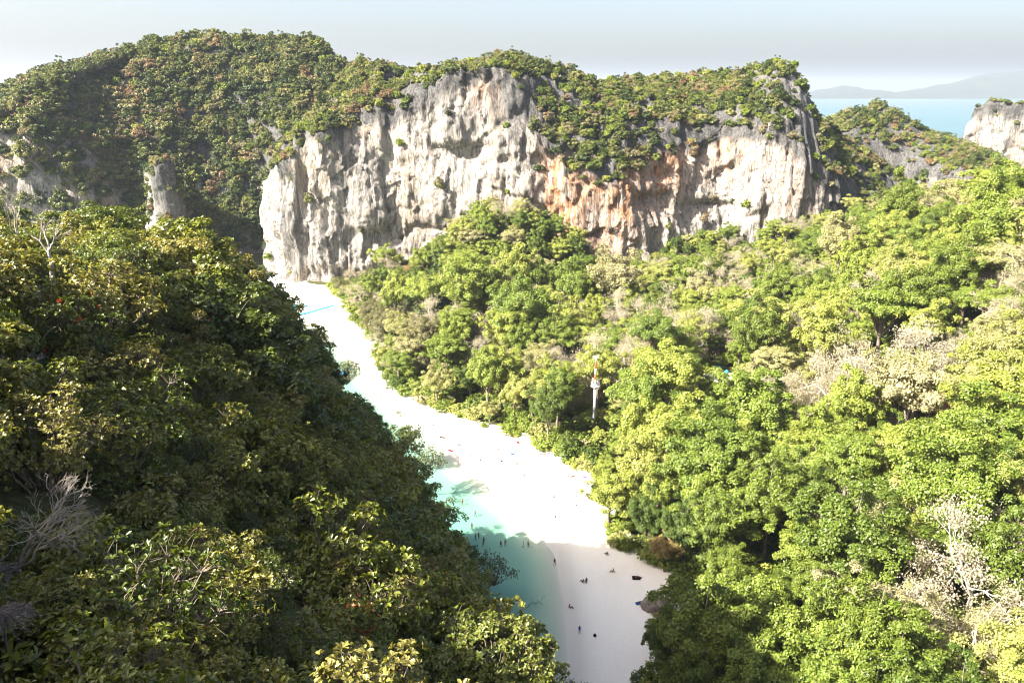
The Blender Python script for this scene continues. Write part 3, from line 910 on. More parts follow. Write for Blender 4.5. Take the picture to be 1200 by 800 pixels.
SRC = bpy.data.collections.new('plant_shapes')       # unlinked: shapes the far woods draw from
def scatter_stuff(name, label, meshes, pts, which, scl, rz, tilt=None):
    """one object: far plants nobody could count, meshes set on points with geometry nodes"""
    V = np.asarray(pts, np.float32)
    me = bpy.data.meshes.new(name)
    me.vertices.add(len(V))
    me.vertices.foreach_set('co', V.ravel())
    for nm, arr, ty in (('which', which, 'INT'), ('scl', scl, 'FLOAT'), ('rz', rz, 'FLOAT')):
        at = me.attributes.new(nm, ty, 'POINT')
        at.data.foreach_set('value', np.asarray(arr, np.int32 if ty == 'INT' else np.float32))
    o = obj(name, me)
    tag(o, label, None, None, 'stuff')
    ng = bpy.data.node_groups.new(name, 'GeometryNodeTree')
    ng.interface.new_socket('Geometry', in_out='INPUT', socket_type='NodeSocketGeometry')
    ng.interface.new_socket('Geometry', in_out='OUTPUT', socket_type='NodeSocketGeometry')
    gi, go = ng.nodes.new('NodeGroupInput'), ng.nodes.new('NodeGroupOutput')
    g2i = ng.nodes.new('GeometryNodeJoinGeometry')
    for m in reversed(meshes):
        so = bpy.data.objects.new(m.name + '_shape', m)
        SRC.objects.link(so)
        oi = ng.nodes.new('GeometryNodeObjectInfo')
        oi.inputs['Object'].default_value = so
        oi.inputs['As Instance'].default_value = True
        ng.links.new(oi.outputs['Geometry'], g2i.inputs[0])
    iop = ng.nodes.new('GeometryNodeInstanceOnPoints')
    iop.inputs['Pick Instance'].default_value = True
    def attr(nm, ty):
        a = ng.nodes.new('GeometryNodeInputNamedAttribute')
        a.data_type = ty
        a.inputs['Name'].default_value = nm
        return [x for x in a.outputs if x.enabled][0]
    cmb = ng.nodes.new('ShaderNodeCombineXYZ')
    ng.links.new(attr('rz', 'FLOAT'), cmb.inputs[2])
    ng.links.new(gi.outputs[0], iop.inputs['Points'])
    ng.links.new(g2i.outputs[0], iop.inputs['Instance'])
    ng.links.new(attr('which', 'INT'), iop.inputs['Instance Index'])
    ng.links.new(cmb.outputs[0], iop.inputs['Rotation'])
    ng.links.new(attr('scl', 'FLOAT'), iop.inputs['Scale'])
    ng.links.new(iop.outputs[0], go.inputs[0])
    md = o.modifiers.new('plants', 'NODES')
    md.node_group = ng
    return o

# -------------------------------------------------- the forest behind the beach
r = np.random.default_rng(77)
sp = 7.8
xs = np.arange(-110, 270, sp)
ys = np.arange(70, 470, sp)
CX, CY = np.meshgrid(xs, ys, indexing='ij')
CX = (CX + (np.arange(len(ys)) % 2)[None] * sp / 2 + r.uniform(-0.36, 0.36, CX.shape) * sp).ravel()
CY = (CY + r.uniform(-0.36, 0.36, CY.shape) * sp).ravel()
cz = ground_z(CX, CY)
inland = CX - veg_x(CY)
keep = (inland > 2.6) & (hill(CX, CY) < 2) & (shore_d(CX, CY) > 4)
keep &= (CY < 425)
# not inside the cliff
cl_px = np.array([(-140, 392), (-112, 386), (-80, 386), (-40, 394), (0, 392), (30, 386), (58, 380), (80, 394), (110, 410), (135, 410), (160, 403), (178, 403), (200, 425), (260, 425)], float)
keep &= CY < np.interp(CX, cl_px[:, 0], cl_px[:, 1]) - 4
# keep the clearing, the view into it and the mast free
MAST = on_plane(696, 494, 6.0)
tx_, ty_ = CX - CLEAR[0], CY - CLEAR[1]
view = unit(np.array([[CLEAR[0], CLEAR[1]]]))[0]
along = -(tx_ * view[0] + ty_ * view[1])
side = np.abs(tx_ * view[1] - ty_ * view[0])
keep &= ~((along > -6) & (along < 20) & (side < 6.0))
keep &= np.hypot(CX - MAST[0], CY - MAST[1]) > 4.0
keep &= r.random(CX.shape) > 0.07
near_clear = (along > -6) & (along < 50) & (side < 8)
# the boulder and the mats beside it stay in view
BOULDER = on_plane(766, 706, 2.0)
bx_, by_ = CX - BOULDER[0], CY - BOULDER[1]
bv = unit(np.array([[BOULDER[0], BOULDER[1]]]))[0]
bal = -(bx_ * bv[0] + by_ * bv[1]); bsd = np.abs(bx_ * bv[1] - by_ * bv[0])
keep &= ~((bal > -4) & (bal < 14) & (bsd < 6.5))
near_clear |= (bal > 0) & (bal < 27) & (bsd < 10)
tx_, ty_ = CX - MAST[0], CY - MAST[1]
mv = unit(np.array([[MAST[0], MAST[1]]]))[0]
mal = -(tx_ * mv[0] + ty_ * mv[1]); msd = np.abs(tx_ * mv[1] - ty_ * mv[0])
near_mast = ((mal > 0) & (mal < 46) & (msd < 9.0)) | near_clear
ppx, ppy, pdep = project(np.stack([CX, CY, cz + 9], 1))
keep &= (ppx > -60) & (ppx < 1270) & (ppy < 880) & (ppy > 100)
CX, CY, cz, inland, ppx, ppy, pdep, near_mast = [a[keep] for a in (CX, CY, cz, inland, ppx, ppy, pdep, near_mast)]
n = len(CX)
zone = fbm(np.stack([CX / 45, CY / 45, np.zeros(n)], 1), 2)
zone2 = fbm(np.stack([CX / 30, CY / 30, np.ones(n) * 4], 1), 2)
kk = []
DRY = on_plane(960, 480, 14.0)        # the stand of pale dry-season crowns
for i in range(n):
    w = {'r1': 1.5, 'r2': 1.4, 'r3': 1.5, 'r4': 1.2, 'd1': 0.5, 'd2': 0.3, 'u1': 0.9, 'u2': 0.9, 'o1': 0.10, 'p1': 1.5, 'p2': 0.7, 'p3': 1.5}
    if zone[i] > 0.15:
        for q in ('p1', 'p2', 'p3'): w[q] *= 2.6
    if math.hypot(CX[i] - DRY[0], CY[i] - DRY[1]) < 34:
        for q in ('p1', 'p2', 'p3'): w[q] *= 2.2
    if zone[i] < -0.15:
        w['d1'] *= 2.5; w['d2'] *= 2
        for q in ('p1', 'p2', 'p3'): w[q] *= 0.25
    if CY[i] > 345 and abs(CX[i]) < 45:
        for q in ('p1', 'p2', 'p3'): w[q] *= 0.1
        w['d2'] *= 4; w['d1'] *= 2
    if CY[i] > 255 and inland[i] < 22:
        w = {'c1': 2, 'c2': 1.6, 'p1': 0.8, 'p3': 0.8, 'r4': 1.0, 'r1': 0.3}
    if CY[i] < 150 and CX[i] < 62:
        w = {'d1': 2, 'r1': 1, 'd2': 0.4, 'r3': 0.8}
    ks = list(w); p = np.array([w[q] for q in ks]); p /= p.sum()
    kk.append(ks[r.choice(len(ks), p=p)])
scl = np.where(r.random(n) < 0.14, r.uniform(1.5, 1.95, n), r.uniform(0.72, 1.45, n)) * (1 + 0.12 * zone2)
scl = np.where(inland < 7, scl * 0.78, scl)
scl = np.where(near_mast, np.minimum(scl, 1.0) * 0.5, scl)
scl = np.where((CY > 335) & (np.abs(CX + 2) > 34), scl * 0.66, scl)
scl = np.where(CY > 335, np.minimum(scl, 1.15), scl)
rot = r.uniform(0, 6.28, n)
size = scl / pdep * np.where((ppx > -10) & (ppx < 1210) & (ppy < 790), 1, 0.2)
order = np.argsort(-size)
N_TREE = 290
# a few chosen trees the photograph singles out
SPECIAL = [('r1', 714, 618, 4.0, 1.1, 'bright round green tree leaning out over the sand, casting shade on the beach'),
           ('o1', 778, 668, 4.0, 0.70, 'small rusty orange tree at the forest edge just above the grey boulder'),
           ('u1', 560, 428, 6.0, 0.9, 'tiered pale green tree with a white trunk standing just behind the sand')]
vis = order[:N_TREE]
SHAPE = {'r1': 'broad round', 'r2': 'tall domed', 'r3': 'wide spreading', 'r4': 'compact bushy', 'd1': 'dense rounded', 'd2': 'tall narrow leafy', 'u1': 'flat topped tiered', 'u2': 'umbrella shaped tiered',
         'o1': 'small rusty orange', 'c1': 'feathery grey green', 'c2': 'tall feathery grey green', 'p1': 'pale beige thin leaved', 'p2': 'pinkish half bare', 'p3': 'tall straw coloured half bare'}
def place_words(x, y, z, inl_):
    if math.hypot(x - MAST[0], y - MAST[1]) < 24: return 'beside the red and white mast'
    if math.hypot(x - CLEAR[0], y - CLEAR[1]) < 22: return 'around the sandy clearing with the tanks'
    if math.hypot(x - BOULDER[0], y - BOULDER[1]) < 26: return 'near the grey boulder on the beach'
    if y > 335: return 'at the foot of the white cliff'
    if inl_ < 11: return 'along the edge of the sand'
    if z > 26: return 'high on the slope rising from the valley'
    if z > 9: return 'low on the slope rising from the valley'
    if y < 175: return 'in the forest inland of the boulder'
    return 'in the valley between the mast and the slope'
for i in vis:
    k = kk[i]
    tint = int(r.integers(4, 100))
    col_ = ''
    if k[0] in 'ru':
        col_ = ['deep green', 'mid green', 'bright yellow green', 'pale olive green'][0 if tint < 22 else 1 if tint < 48 else 2 if tint < 85 else 3]
    elif k[0] == 'd':
        col_ = 'dark green' if tint < 55 else 'rich green'
    lab = ' '.join((SHAPE[k] + ' ' + col_ + ' tree').split()) + ' ' + place_words(CX[i], CY[i], cz[i], inland[i])
    plant_tree(k, (CX[i], CY[i], cz[i] - 0.25), rot[i], (scl[i], scl[i], scl[i] * r.uniform(0.9, 1.3)), {'p': 'dry season trees in the forest', 'c': 'feathery trees along the sand'}.get(k[0], 'green trees in the forest'), lab, tint)
for k, px, py, z, s_, lab in SPECIAL[:2]:
    p = on_plane(px, py, z * 0.5)
    g = float(ground_z(np.array([p[0]]), np.array([p[1]]))[0])
    plant_tree(k, (p[0], p[1], g - 0.2), 1.0, s_, None, lab, 60)
rest = order[N_TREE:]
allk = list(KINDS)
def joined(k):
    """crown and trunk of a kind in one shape, for the woods nobody counts"""
    K = KINDS[k]
    a, b = K['crown'], K['trunk']
    bm = bmesh.new()
    bm.from_mesh(a)
    n0 = len(bm.faces)
    bm.from_mesh(b)
    bm.faces.ensure_lookup_table()
    for f in bm.faces[n0:]:
        f.material_index = 1
    me = bpy.data.meshes.new('wood_' + k)
    bm.to_mesh(me); bm.free()
    me.materials.append(a.materials[0]); me.materials.append(b.materials[0])
    return me
JOIN = {k: joined(k) for k in ('r1', 'r4', 'd1', 'd2', 'u2', 'p1', 'p3', 'c1', 'o1')}
jmap = {'r1': 'r1', 'r2': 'd1', 'r3': 'r1', 'r4': 'r4', 'd1': 'd1', 'd2': 'd2', 'u1': 'u2', 'u2': 'u2', 'p1': 'p1', 'p2': 'p3', 'p3': 'p3', 'c1': 'c1', 'c2': 'c1', 'o1': 'o1'}
jk = list(JOIN)
jm = [jmap[kk[i]] for i in rest]
# keep the leafy greens that were mapped onto a dark shape varied: pick among green shapes instead
jm = [(['r1', 'r4', 'u2'][i % 3] if q == 'd1' and kk[rest[i]] == 'r2' else q) for i, q in enumerate(jm)]
scatter_stuff('distant_woodland', 'further forest trees covering the valley and the slopes under the cliff', [JOIN[k] for k in jk],
              np.stack([CX[rest], CY[rest], cz[rest] - 0.25], 1), [jk.index(q) for q in jm], scl[rest], rot[rest])

# low undergrowth between the trunks and along the forest edge
under = []
for key, seed, R_, mat in (('ua', 41, 1.6, LEAF), ('ub', 42, 1.9, LEAF_DEEP), ('uc', 43, 1.5, LEAF)):
    cm, cc = leafy('undergrowth_' + key, seed, R_, R_ * 0.8, R_ * 0.55, 22, 60, 0.34, mat, low=-0.3, rc=0.34, fill=0.1)
    under.append(cm)
m_ = 8000
ux = r.uniform(-105, 240, m_ * 3); uy = r.uniform(75, 420, m_ * 3)
ui = ux - veg_x(uy)
ok = (ui > 0.6) & (hill(ux, uy) < 2) & (uy < np.interp(ux, cl_px[:, 0], cl_px[:, 1]) + 2) & (shore_d(ux, uy) > 3) & (np.hypot(ux - CLEAR[0], (uy - CLEAR[1]) * 0.8) > 7)
ux, uy = ux[ok][:m_], uy[ok][:m_]
uz = ground_z(ux, uy)
scatter_stuff('forest_undergrowth', 'low leafy undergrowth between the forest trunks', under, np.stack([ux, uy, uz - 0.1], 1), r.integers(0, 3, len(ux)), r.uniform(0.7, 1.8, len(ux)), r.uniform(0, 6.28, len(ux)))

# -------------------------------------------------- trees and scrub on the limestone
hillshapes = []
for key, seed, R_, H_, mat, n_, per, lf in (('ha', 51, 2.6, 2.3, LEAF_HILL, 30, 64, 0.5), ('hb', 52, 3.2, 2.4, LEAF_HILL, 34, 64, 0.5), ('hc', 53, 2.3, 2.8, LEAF_HILL, 30, 64, 0.5), ('hd', 54, 2.8, 2.0, LEAF_HILL, 26, 60, 0.5), ('he', 55, 2.4, 2.2, LEAF, 30, 64, 0.5)):
    cm, cc = leafy('scrub_' + key, seed, R_, H_, H_ * 0.75, n_, per, lf, mat, low=-0.35, rc=0.26, fill=0.12, jit=0.3)
    hillshapes.append(cm)
tm, tips = bare_tree('scrub_bare', 57, 5.5, 0.8, BARK_PALE, 3, 0.16, 0.4, (3, 4))
hillshapes.append(tm)
for key, seed, R_, H_, n_, per, kw in (('hf', 58, 2.0, 3.6, 34, 60, dict(low=-0.7, droop=0.5)), ('hg', 59, 3.6, 1.8, 36, 60, dict(layers=2))):
    cm, cc = leafy('scrub_' + key, seed, R_, H_, H_ * 0.8, n_, per, 0.5, LEAF_HILL, rc=0.24, fill=0.1, jit=0.3, **kw)
    hillshapes.append(cm)

def veg_scatter(name, P, nz, ar, top, label, dens, face_dens, nz_lo, nz_hi, smin, smax, kinds_p, seed, bare=0.0, wfun=None, face_mul=1.0):
    r = np.random.default_rng(seed)
    px, py, dp = project(P)
    inview = (px > -30) & (px < 1230) & (top < 0.72)
    nmask = fbm(P / 22.0, 3)
    fmask = fbm(P / 13.0 + 40, 2)
    w = dens * sstep(nz_lo, nz_hi, nz + 0.10 * nmask) * np.clip(1 + bare * nmask, 0.05, 1.6)
    w = w + face_dens * (fmask > 0.32) * sstep(0.10, 0.3, nz)
    w = np.where(inview & (P[:, 2] > 1.5), w, 0)
    fm_ = np.where(px > 965, 0.6, face_mul) if wfun is not None else face_mul
    w = w * np.where(top > 0, 1.0, fm_ + (1 - fm_) * 0.8 * sstep(-0.13, -0.02, top * 1e3))
    if wfun is not None:
        w = w * wfun(P, px, py)
    prob = np.clip(w * ar, 0, 1)
    pick = r.random(len(P)) < prob
    Q = P[pick]
    which = r.choice(len(hillshapes), size=len(Q), p=np.array(kinds_p) / np.sum(kinds_p))
    s_ = (smin + (smax - smin) * r.random(len(Q)) ** 1.7) * np.where(nz[pick] < 0.35, 0.5, 1.0)
    Q = Q - np.stack([np.zeros(len(Q)), np.zeros(len(Q)), 0.35 * s_], 1)
    return Q, which, s_, r.uniform(0, 6.28, len(Q))

def cliff_w(P, px, py):
    """greenery tumbling over the rim where the photograph shows it, bare karst elsewhere"""
    w = np.ones(len(P))
    for cx_, cy_, rx, ry, amt in ((720, 150, 75, 55, 2.2), (690, 190, 45, 30, 2.5), (400, 130, 70, 40, 1.6), (860, 120, 90, 40, 1.5), (470, 105, 35, 22, -0.75), (575, 95, 35, 24, -0.55), (720, 100, 30, 10, -0.7), (1010, 190, 40, 45, 1.2), (330, 170, 25, 20, 0.8), (930, 190, 40, 30, -0.3)):
        w = w + amt * np.exp(-((px - cx_) / rx) ** 2 - ((py - cy_) / ry) ** 2)
    return np.clip(w, 0.05, 4)

cover = {'limestone_cliff': dict(label='scrub and small trees growing over the top of the white cliff', dens=0.14, face_dens=0.0, nz_lo=0.46, nz_hi=0.72, smin=0.55, smax=1.15, kinds_p=[1, 1, 1, 1, 2.2, 0.7, 0.15, 0.6], seed=5, bare=0.9, wfun=cliff_w, face_mul=0.06),
         'forested_mountain': dict(label='forest covering the mountain beside the white cliff', dens=0.12, face_dens=0.004, nz_lo=0.30, nz_hi=0.52, smin=0.5, smax=1.9, kinds_p=[1.3, 1.3, 1.3, 1, 0.6, 0.4, 0.2, 0.7], seed=6, bare=0.4),
         'rock_pillar': dict(label='scrub on the grey rock spur', dens=0.09, face_dens=0.05, nz_lo=0.25, nz_hi=0.6, smin=0.6, smax=1.1, kinds_p=[1, 1, 1, 1, 0.5, 0.2, 0.2, 0.2], seed=9, bare=0.7),
         'rocky_ridge': dict(label='scrub on the grey ridge behind the cliff', dens=0.075, face_dens=0.02, nz_lo=0.22, nz_hi=0.5, smin=0.6, smax=1.3, kinds_p=[1, 1, 1, 1, 1.6, 0.4, 0.4, 0.3], seed=7, bare=0.7),
         'rock_headland': dict(label='thin scrub along the top of the bare headland', dens=0.05, face_dens=0.004, nz_lo=0.5, nz_hi=0.8, smin=0.5, smax=0.9, kinds_p=[1, 1, 1, 1, 0.5, 0.2, 0.2, 0.2], seed=8, bare=0.8)}
NAMES = {'limestone_cliff': 'clifftop_scrub', 'forested_mountain': 'mountain_forest', 'rock_pillar': 'spur_scrub', 'rocky_ridge': 'ridge_scrub', 'rock_headland': 'headland_scrub'}
for nm, P, nz, ar, top in VEG_PTS:
    c = cover[nm]
    Q, which, s_, rz = veg_scatter(NAMES[nm], P, nz, ar, top, **c)
    scatter_stuff(NAMES[nm], c['label'], hillshapes, Q, which, s_, rz)
    print('scrub', nm, len(Q))
#@@SHRUBS
# -------------------------------------------------- the near hill: glossy shrubs with leaf rosettes
def rosettes(name, seed, R_, H_, n_clump, tips_per, per, L, W, mat, zc=None, low=-0.2, jit=0.25, young=0.0, rc=0.33, open_=0.0, lumpy=0.75):
    """crown and branch meshes of a shrub whose leaves sit in whorls at the twig ends"""
    r = np.random.default_rng(seed)
    zc = H_ * 0.7 if zc is None else zc
    c, d = crown_clumps(r, R_, H_, n_clump, low, jit, lumpy)
    c[:, 2] += zc
    s, b, y = Soup(), Soup(), Soup()
    base = np.array([0, 0, -0.4])
    for i in range(n_clump):
        mid = base + (c[i] - base) * 0.5 + [0, 0, -0.1 * R_]
        P = np.vstack([wander(r, base, mid, 4, 0.08), wander(r, mid, c[i], 4, 0.10)[1:]])
        b.tube(P, np.linspace(0.055, 0.02, len(P)) * (R_ / 2.0), 4)
    idx = np.repeat(np.arange(n_clump), tips_per)
    e = unit(r.normal(size=(len(idx), 3)) + d[idx] * 0.9 + [0, 0, 0.7])
    rr = rc * R_ * r.uniform(0.45, 1.15, len(idx)) * (1 + open_ * r.random(len(idx)))
    tip = c[idx] + e * rr[:, None] * [1, 1, 0.8]
    td = unit(e + r.normal(size=e.shape) * 0.3 + [0, 0, 0.35])
    for k in range(len(idx)):
        if k % 2 == 0:
            q = c[idx[k]]
            b.tube(np.array([q, (q + tip[k]) / 2 + r.normal(size=3) * 0.04 * R_, tip[k]]), np.array([0.012, 0.009, 0.006]) * (R_ / 2.0 + 0.3), 3)
    t2 = np.repeat(np.arange(len(idx)), per)
    ax = td[t2]
    rad = unit(np.cross(ax, r.normal(size=ax.shape)))
    al = unit(rad + ax * r.uniform(0.1, 0.9, len(t2))[:, None])
    nr = unit(ax - al * np.sum(ax * al, 1)[:, None] + r.normal(size=ax.shape) * 0.15)
    ln = L * r.uniform(0.65, 1.25, len(t2))
    isy = (r.random(len(idx)) < young)[t2]
    put_leaves(s, BLADE, tip[t2][~isy], al[~isy], nr[~isy], ln[~isy], ln[~isy] * W)
    out = [s.mesh(name + '_leaves', [mat]), b.mesh(name + '_wood', [BARK])]
    if isy.any():
        put_leaves(y, BLADE, tip[t2][isy], unit(al[isy] + ax[isy] * 0.5), nr[isy], ln[isy], ln[isy] * W)
        out.append(y.mesh(name + '_young', [LEAF_YOUNG]))
    return out

SHRUB = {}
def mk_shrub(key, words_, R_, H_, *a, **kw):
    SHRUB[key] = dict(m=rosettes('shrub_mesh_' + key, *a[:1], R_, H_, *a[1:], **kw), rad=R_, hgt=H_ * 1.7, words=words_)
mk_shrub('s1', 'dense glossy', 2.1, 1.6, 61, 26, 34, 8, 0.17, 0.50, LEAF_SHRUB)
mk_shrub('s2', 'broad leafy', 2.4, 1.5, 62, 28, 32, 8, 0.18, 0.48, LEAF_SHRUB, jit=0.3)
mk_shrub('s3', 'open twiggy', 2.0, 1.9, 63, 22, 26, 8, 0.16, 0.42, LEAF_SHRUB, rc=0.4, open_=0.4)
mk_shrub('s4', 'small leaved', 1.9, 1.5, 64, 28, 46, 8, 0.10, 0.55, LEAF_SHRUB)
mk_shrub('s5', 'light green', 2.0, 1.7, 65, 26, 34, 8, 0.15, 0.50, LEAF_LIME, jit=0.3)
mk_shrub('s6', 'red tipped', 2.0, 1.8, 66, 22, 28, 9, 0.18, 0.46, LEAF_SHRUB, young=0.05, open_=0.3)

def plant_shrub(k, loc, rz, s, label, group=None, name='shrub', tint=0, tilt=(0, 0)):
    K = SHRUB[k]
    e = thing(name, label, 'shrub' if name == 'shrub' else 'tree', group, loc, rz, s, tilt)
    f = obj('foliage', K['m'][0], e)
    f.pass_index = tint
    obj('branches', K['m'][1], e)
    if len(K['m']) > 2:
        obj('young_leaves', K['m'][2], e)
    return e

mids = []
for key, seed, R_, H_, mat, kw in (('ma', 71, 3.0, 2.5, LEAF_SHRUB, {}), ('mb', 72, 3.3, 2.2, LEAF_SHRUB, dict(layers=3)), ('mc', 73, 2.6, 2.8, LEAF_SHRUB, {}), ('md', 74, 2.8, 2.4, LEAF_LIME, dict(jit=0.3))):
    cm, cc = leafy('hill_crown_' + key, seed, R_, H_, H_ * 1.0, 46, 150, 0.27, mat, low=-0.3, rc=0.26, fill=0.15, **kw)
    tm = trunk_mesh('hill_trunk_' + key, seed, H_ * 1.0, R_, cc, BARK, 0.13, 8, 0.4, 5)
    KINDS[key] = dict(name='hillside_tree', crown=cm, trunk=tm, rad=R_, hgt=H_ * 2, label='', cat='tree')
    mids.append(key)

SIL = np.array([(-60, 248), (0, 252), (60, 256), (130, 254), (200, 262), (250, 275), (300, 308), (335, 340), (365, 375), (395, 410), (425, 460), (455, 500), (500, 545), (515, 590), (545, 640), (585, 690), (600, 735), (640, 800), (660, 850), (700, 900), (900, 1000)], float)
def sil(px):
    return np.interp(px, SIL[:, 0], SIL[:, 1])

r = np.random.default_rng(123)
H_ITEMS = []
def near_scatter(sp, dlo, dhi, smin, smax):
    xs = np.arange(-130, 30, sp); ys = np.arange(1, 190, sp)
    A, B = np.meshgrid(xs, ys, indexing='ij')
    A = (A + (np.arange(len(ys)) % 2)[None] * sp / 2 + r.uniform(-0.4, 0.4, A.shape) * sp).ravel()
    B = (B + r.uniform(-0.4, 0.4, B.shape) * sp).ravel()
    z = ground_z(A, B)
    D = np.sqrt(A ** 2 + B ** 2 + (z - CAM_Z) ** 2)
    px, py, dp = project(np.stack([A, B, z + 1.5], 1))
    ok = (D > dlo) & (D <= dhi) & (hill(A, B) > 1.2) & (z > 1.4) & (dp > 2) & (px > -170) & (px < 760) & (py < 980)
    ok &= ~((A > -2) & (B > 100))
    return [(A[i], B[i], z[i], D[i], r.uniform(smin, smax)) for i in np.nonzero(ok)[0]]
H_ITEMS += [(0, *q) for q in near_scatter(2.1, 12.5, 34, 0.45, 1.15)]
H_ITEMS += [(1, *q) for q in near_scatter(3.2, 34, 78, 0.75, 1.9)]
H_ITEMS += [(2, *q) for q in near_scatter(4.3, 78, 230, 0.65, 1.75)]
def gz(x, y):
    return float(ground_z(np.array([x]), np.array([y]))[0])

def on_ground(px, py, h=0.0):
    """where a pixel's ray comes down to h metres above the hill"""
    d = ray(px, py)
    t = np.arange(6, 420, 0.25)
    P = d[None] * t[:, None] + [0, 0, CAM_Z]
    hit = np.nonzero(P[:, 2] < ground_z(P[:, 0], P[:, 1]) + h)[0]
    return P[hit[0]] if len(hit) else P[-1]

KEEP_CLEAR = [(70, 585, 85), (20, 660, 50), (40, 705, 70), (415, 730, 75), (585, 770, 80), (60, 295, 30), (205, 550, 45), (330, 605, 45)]
KEEP_D = [float(np.linalg.norm(on_ground(a_, b_, 1.2) - [0, 0, CAM_Z])) for a_, b_, _ in KEEP_CLEAR]
KEEP_D[4] = 40.0
placed = []
for tier, x, y, z, D, s_ in H_ITEMS:
    hgt = (2.9 if tier < 2 else 5.0)
    j_ = r.uniform(-14, 8) if project(np.array([x, y, z + 2]))[0] > 330 else r.uniform(-3, 12)
    good = False
    for _ in range(7):
        rad_ = (2.2 if tier < 2 else 3.0) * s_
        tp = np.array([[x, y, z + hgt * s_], [x + rad_ * 0.9, y, z + hgt * s_ * 0.55], [x + rad_ * 0.55, y, z + hgt * s_ * 0.88], [x - rad_ * 0.7, y, z + hgt * s_ * 0.8]])
        px, py, dp = project(tp)
        if (py >= sil(px) - 3 + j_ + np.where(px > 500, 16, 0)).all() and dp.min() > 12.5:
            good = True
            break
        s_ *= 0.82
    if not good:
        continue
    px, py = px[0], py[0]
    qx, qy, _ = project(np.array([x, y, z + hgt * s_ * 0.55]))
    rp = 2.0 * s_ * F_PX / D
    if any(math.hypot(qx - a_, qy - b_) < rr_ + 0.6 * rp and D < kd + 1.5 for (a_, b_, rr_), kd in zip(KEEP_CLEAR, KEEP_D)):
        continue
    placed.append([tier, x, y, z, D, s_, float(px), float(py)])
def hill_words(x, y, z, D):
    if D < 16: return 'on the steep rock just below the viewpoint'
    if y < 45 and x > -16: return 'on the drop below the viewpoint facing the beach'
    if z < 16: return 'at the foot of the hill over the lagoon'
    if x < -34 and z > 60: return 'along the crest of the hill'
    if y > 112: return 'on the hill spur above the lagoon'
    return 'on the shaded side of the hill above the lagoon'
placed.sort(key=lambda q: -q[5] / q[4] * (1 if -20 < q[6] < 720 and q[7] < 790 else 0.2))
N_SHRUB = 280
rest_i = []
for n_i, (tier, x, y, z, D, s_, px, py) in enumerate(placed):
    rz = r.uniform(0, 6.28)
    tint = int(r.integers(3, 100))
    tone = ['dark green', 'green', 'yellow green', 'olive green'][0 if tint < 30 else 1 if tint < 60 else 2 if tint < 85 else 3]
    tl = (r.normal() * 0.12, r.normal() * 0.12)
    if n_i < N_SHRUB:
        if tier < 2:
            k = ['s1', 's2', 's3', 's4', 's5', 's6'][r.choice(6, p=[0.24, 0.22, 0.19, 0.22, 0.1, 0.03])]
            plant_shrub(k, (x, y, z - 0.1), rz, s_, f"{SHRUB[k]['words']} {'' if k == 's5' else tone + ' '}shrub {hill_words(x, y, z, D)}", 'shrubs on the near hill', 'shrub', tint, tl)
        else:
            k = mids[r.choice(4, p=[0.3, 0.25, 0.3, 0.15])]
            nm = {'ma': 'rounded', 'mb': 'tiered', 'mc': 'upright', 'md': 'lime green'}[k]
            plant_tree(k, (x, y, z - 0.3), rz, s_, 'small trees on the near hill', f"{nm} {'' if k == 'md' else tone + ' '}small tree {hill_words(x, y, z, D)}", tint)
    else:
        rest_i.append((x, y, z - 0.2, tier, s_, rz))
print('hill plants', len(placed), 'rest', len(rest_i))
shapes = [SHRUB['s1']['m'][0], SHRUB['s2']['m'][0], SHRUB['s4']['m'][0], SHRUB['s5']['m'][0]] + [KINDS[k]['crown'] for k in mids]
Q = np.array([q[:3] for q in rest_i])
scatter_stuff('hillside_thicket', 'thicket of further shrubs and small trees covering the near hill', shapes, Q,
              [int(r.integers(0, 4)) if q[3] < 2 else 4 + int(r.choice(4, p=[0.3, 0.25, 0.3, 0.15])) for q in rest_i], [q[4] for q in rest_i], [q[5] for q in rest_i])
# creepers and low cover between the shrubs
m_ = 3000
ux = r.uniform(-75, 16, m_ * 2); uy = r.uniform(2, 175, m_ * 2)
uz = ground_z(ux, uy)
ok = (hill(ux, uy) > 1.5) & (np.sqrt(ux ** 2 + uy ** 2 + (uz - CAM_Z) ** 2) > 17)
ux, uy, uz = ux[ok][:m_], uy[ok][:m_], uz[ok][:m_]
lc = []
for key, seed, mat in (('la', 81, LEAF_SHRUB), ('lb', 82, LEAF_SHRUB)):
    cm, cc = leafy('low_cover_' + key, seed, 0.9, 0.55, 0.3, 16, 60, 0.15, mat, low=-0.2, rc=0.36, fill=0.0, asp=0.5)
    lc.append(cm)
px, py, dp = project(np.stack([ux, uy, uz + 1.2], 1))
ok = (py > sil(px) + 2) & (dp > 1)
ux, uy, uz = ux[ok], uy[ok], uz[ok]
scatter_stuff('hillside_ground_cover', 'low leafy cover between the shrubs of the near hill', lc, np.stack([ux, uy, uz], 1), r.integers(0, 2, len(ux)), r.uniform(0.7, 1.8, len(ux)), r.uniform(0, 6.28, len(ux)))

# -- plants of the hill that the photograph singles out
# round lime bush below the viewpoint
lm = rosettes('lime_bush', 301, 2.6, 2.0, 70, 46, 8, 0.15, 0.52, LEAF_LIME, zc=4.2, jit=0.10, rc=0.22, low=-0.3, lumpy=0.3)
p = at_y(585, 785, 33.0)
e = thing('lime_tree', 'rounded lime green tree below the viewpoint above the water edge', 'tree', None, (p[0], p[1], p[2] - 4.2), 0.4, 1.0)
obj('crown', lm[0], e); obj('branches', lm[1], e)
tt = Soup(); g_ = gz(p[0], p[1]) - (p[2] - 4.2)
tt.tube(wander(np.random.default_rng(5), np.array([0, 0, min(g_, -0.3) - 0.5]), np.array([0, 0, 2.6]), 6, 0.03), np.linspace(0.22, 0.12, 6), 7)
obj('trunk', tt.mesh('lime_trunk', [BARK]), e)

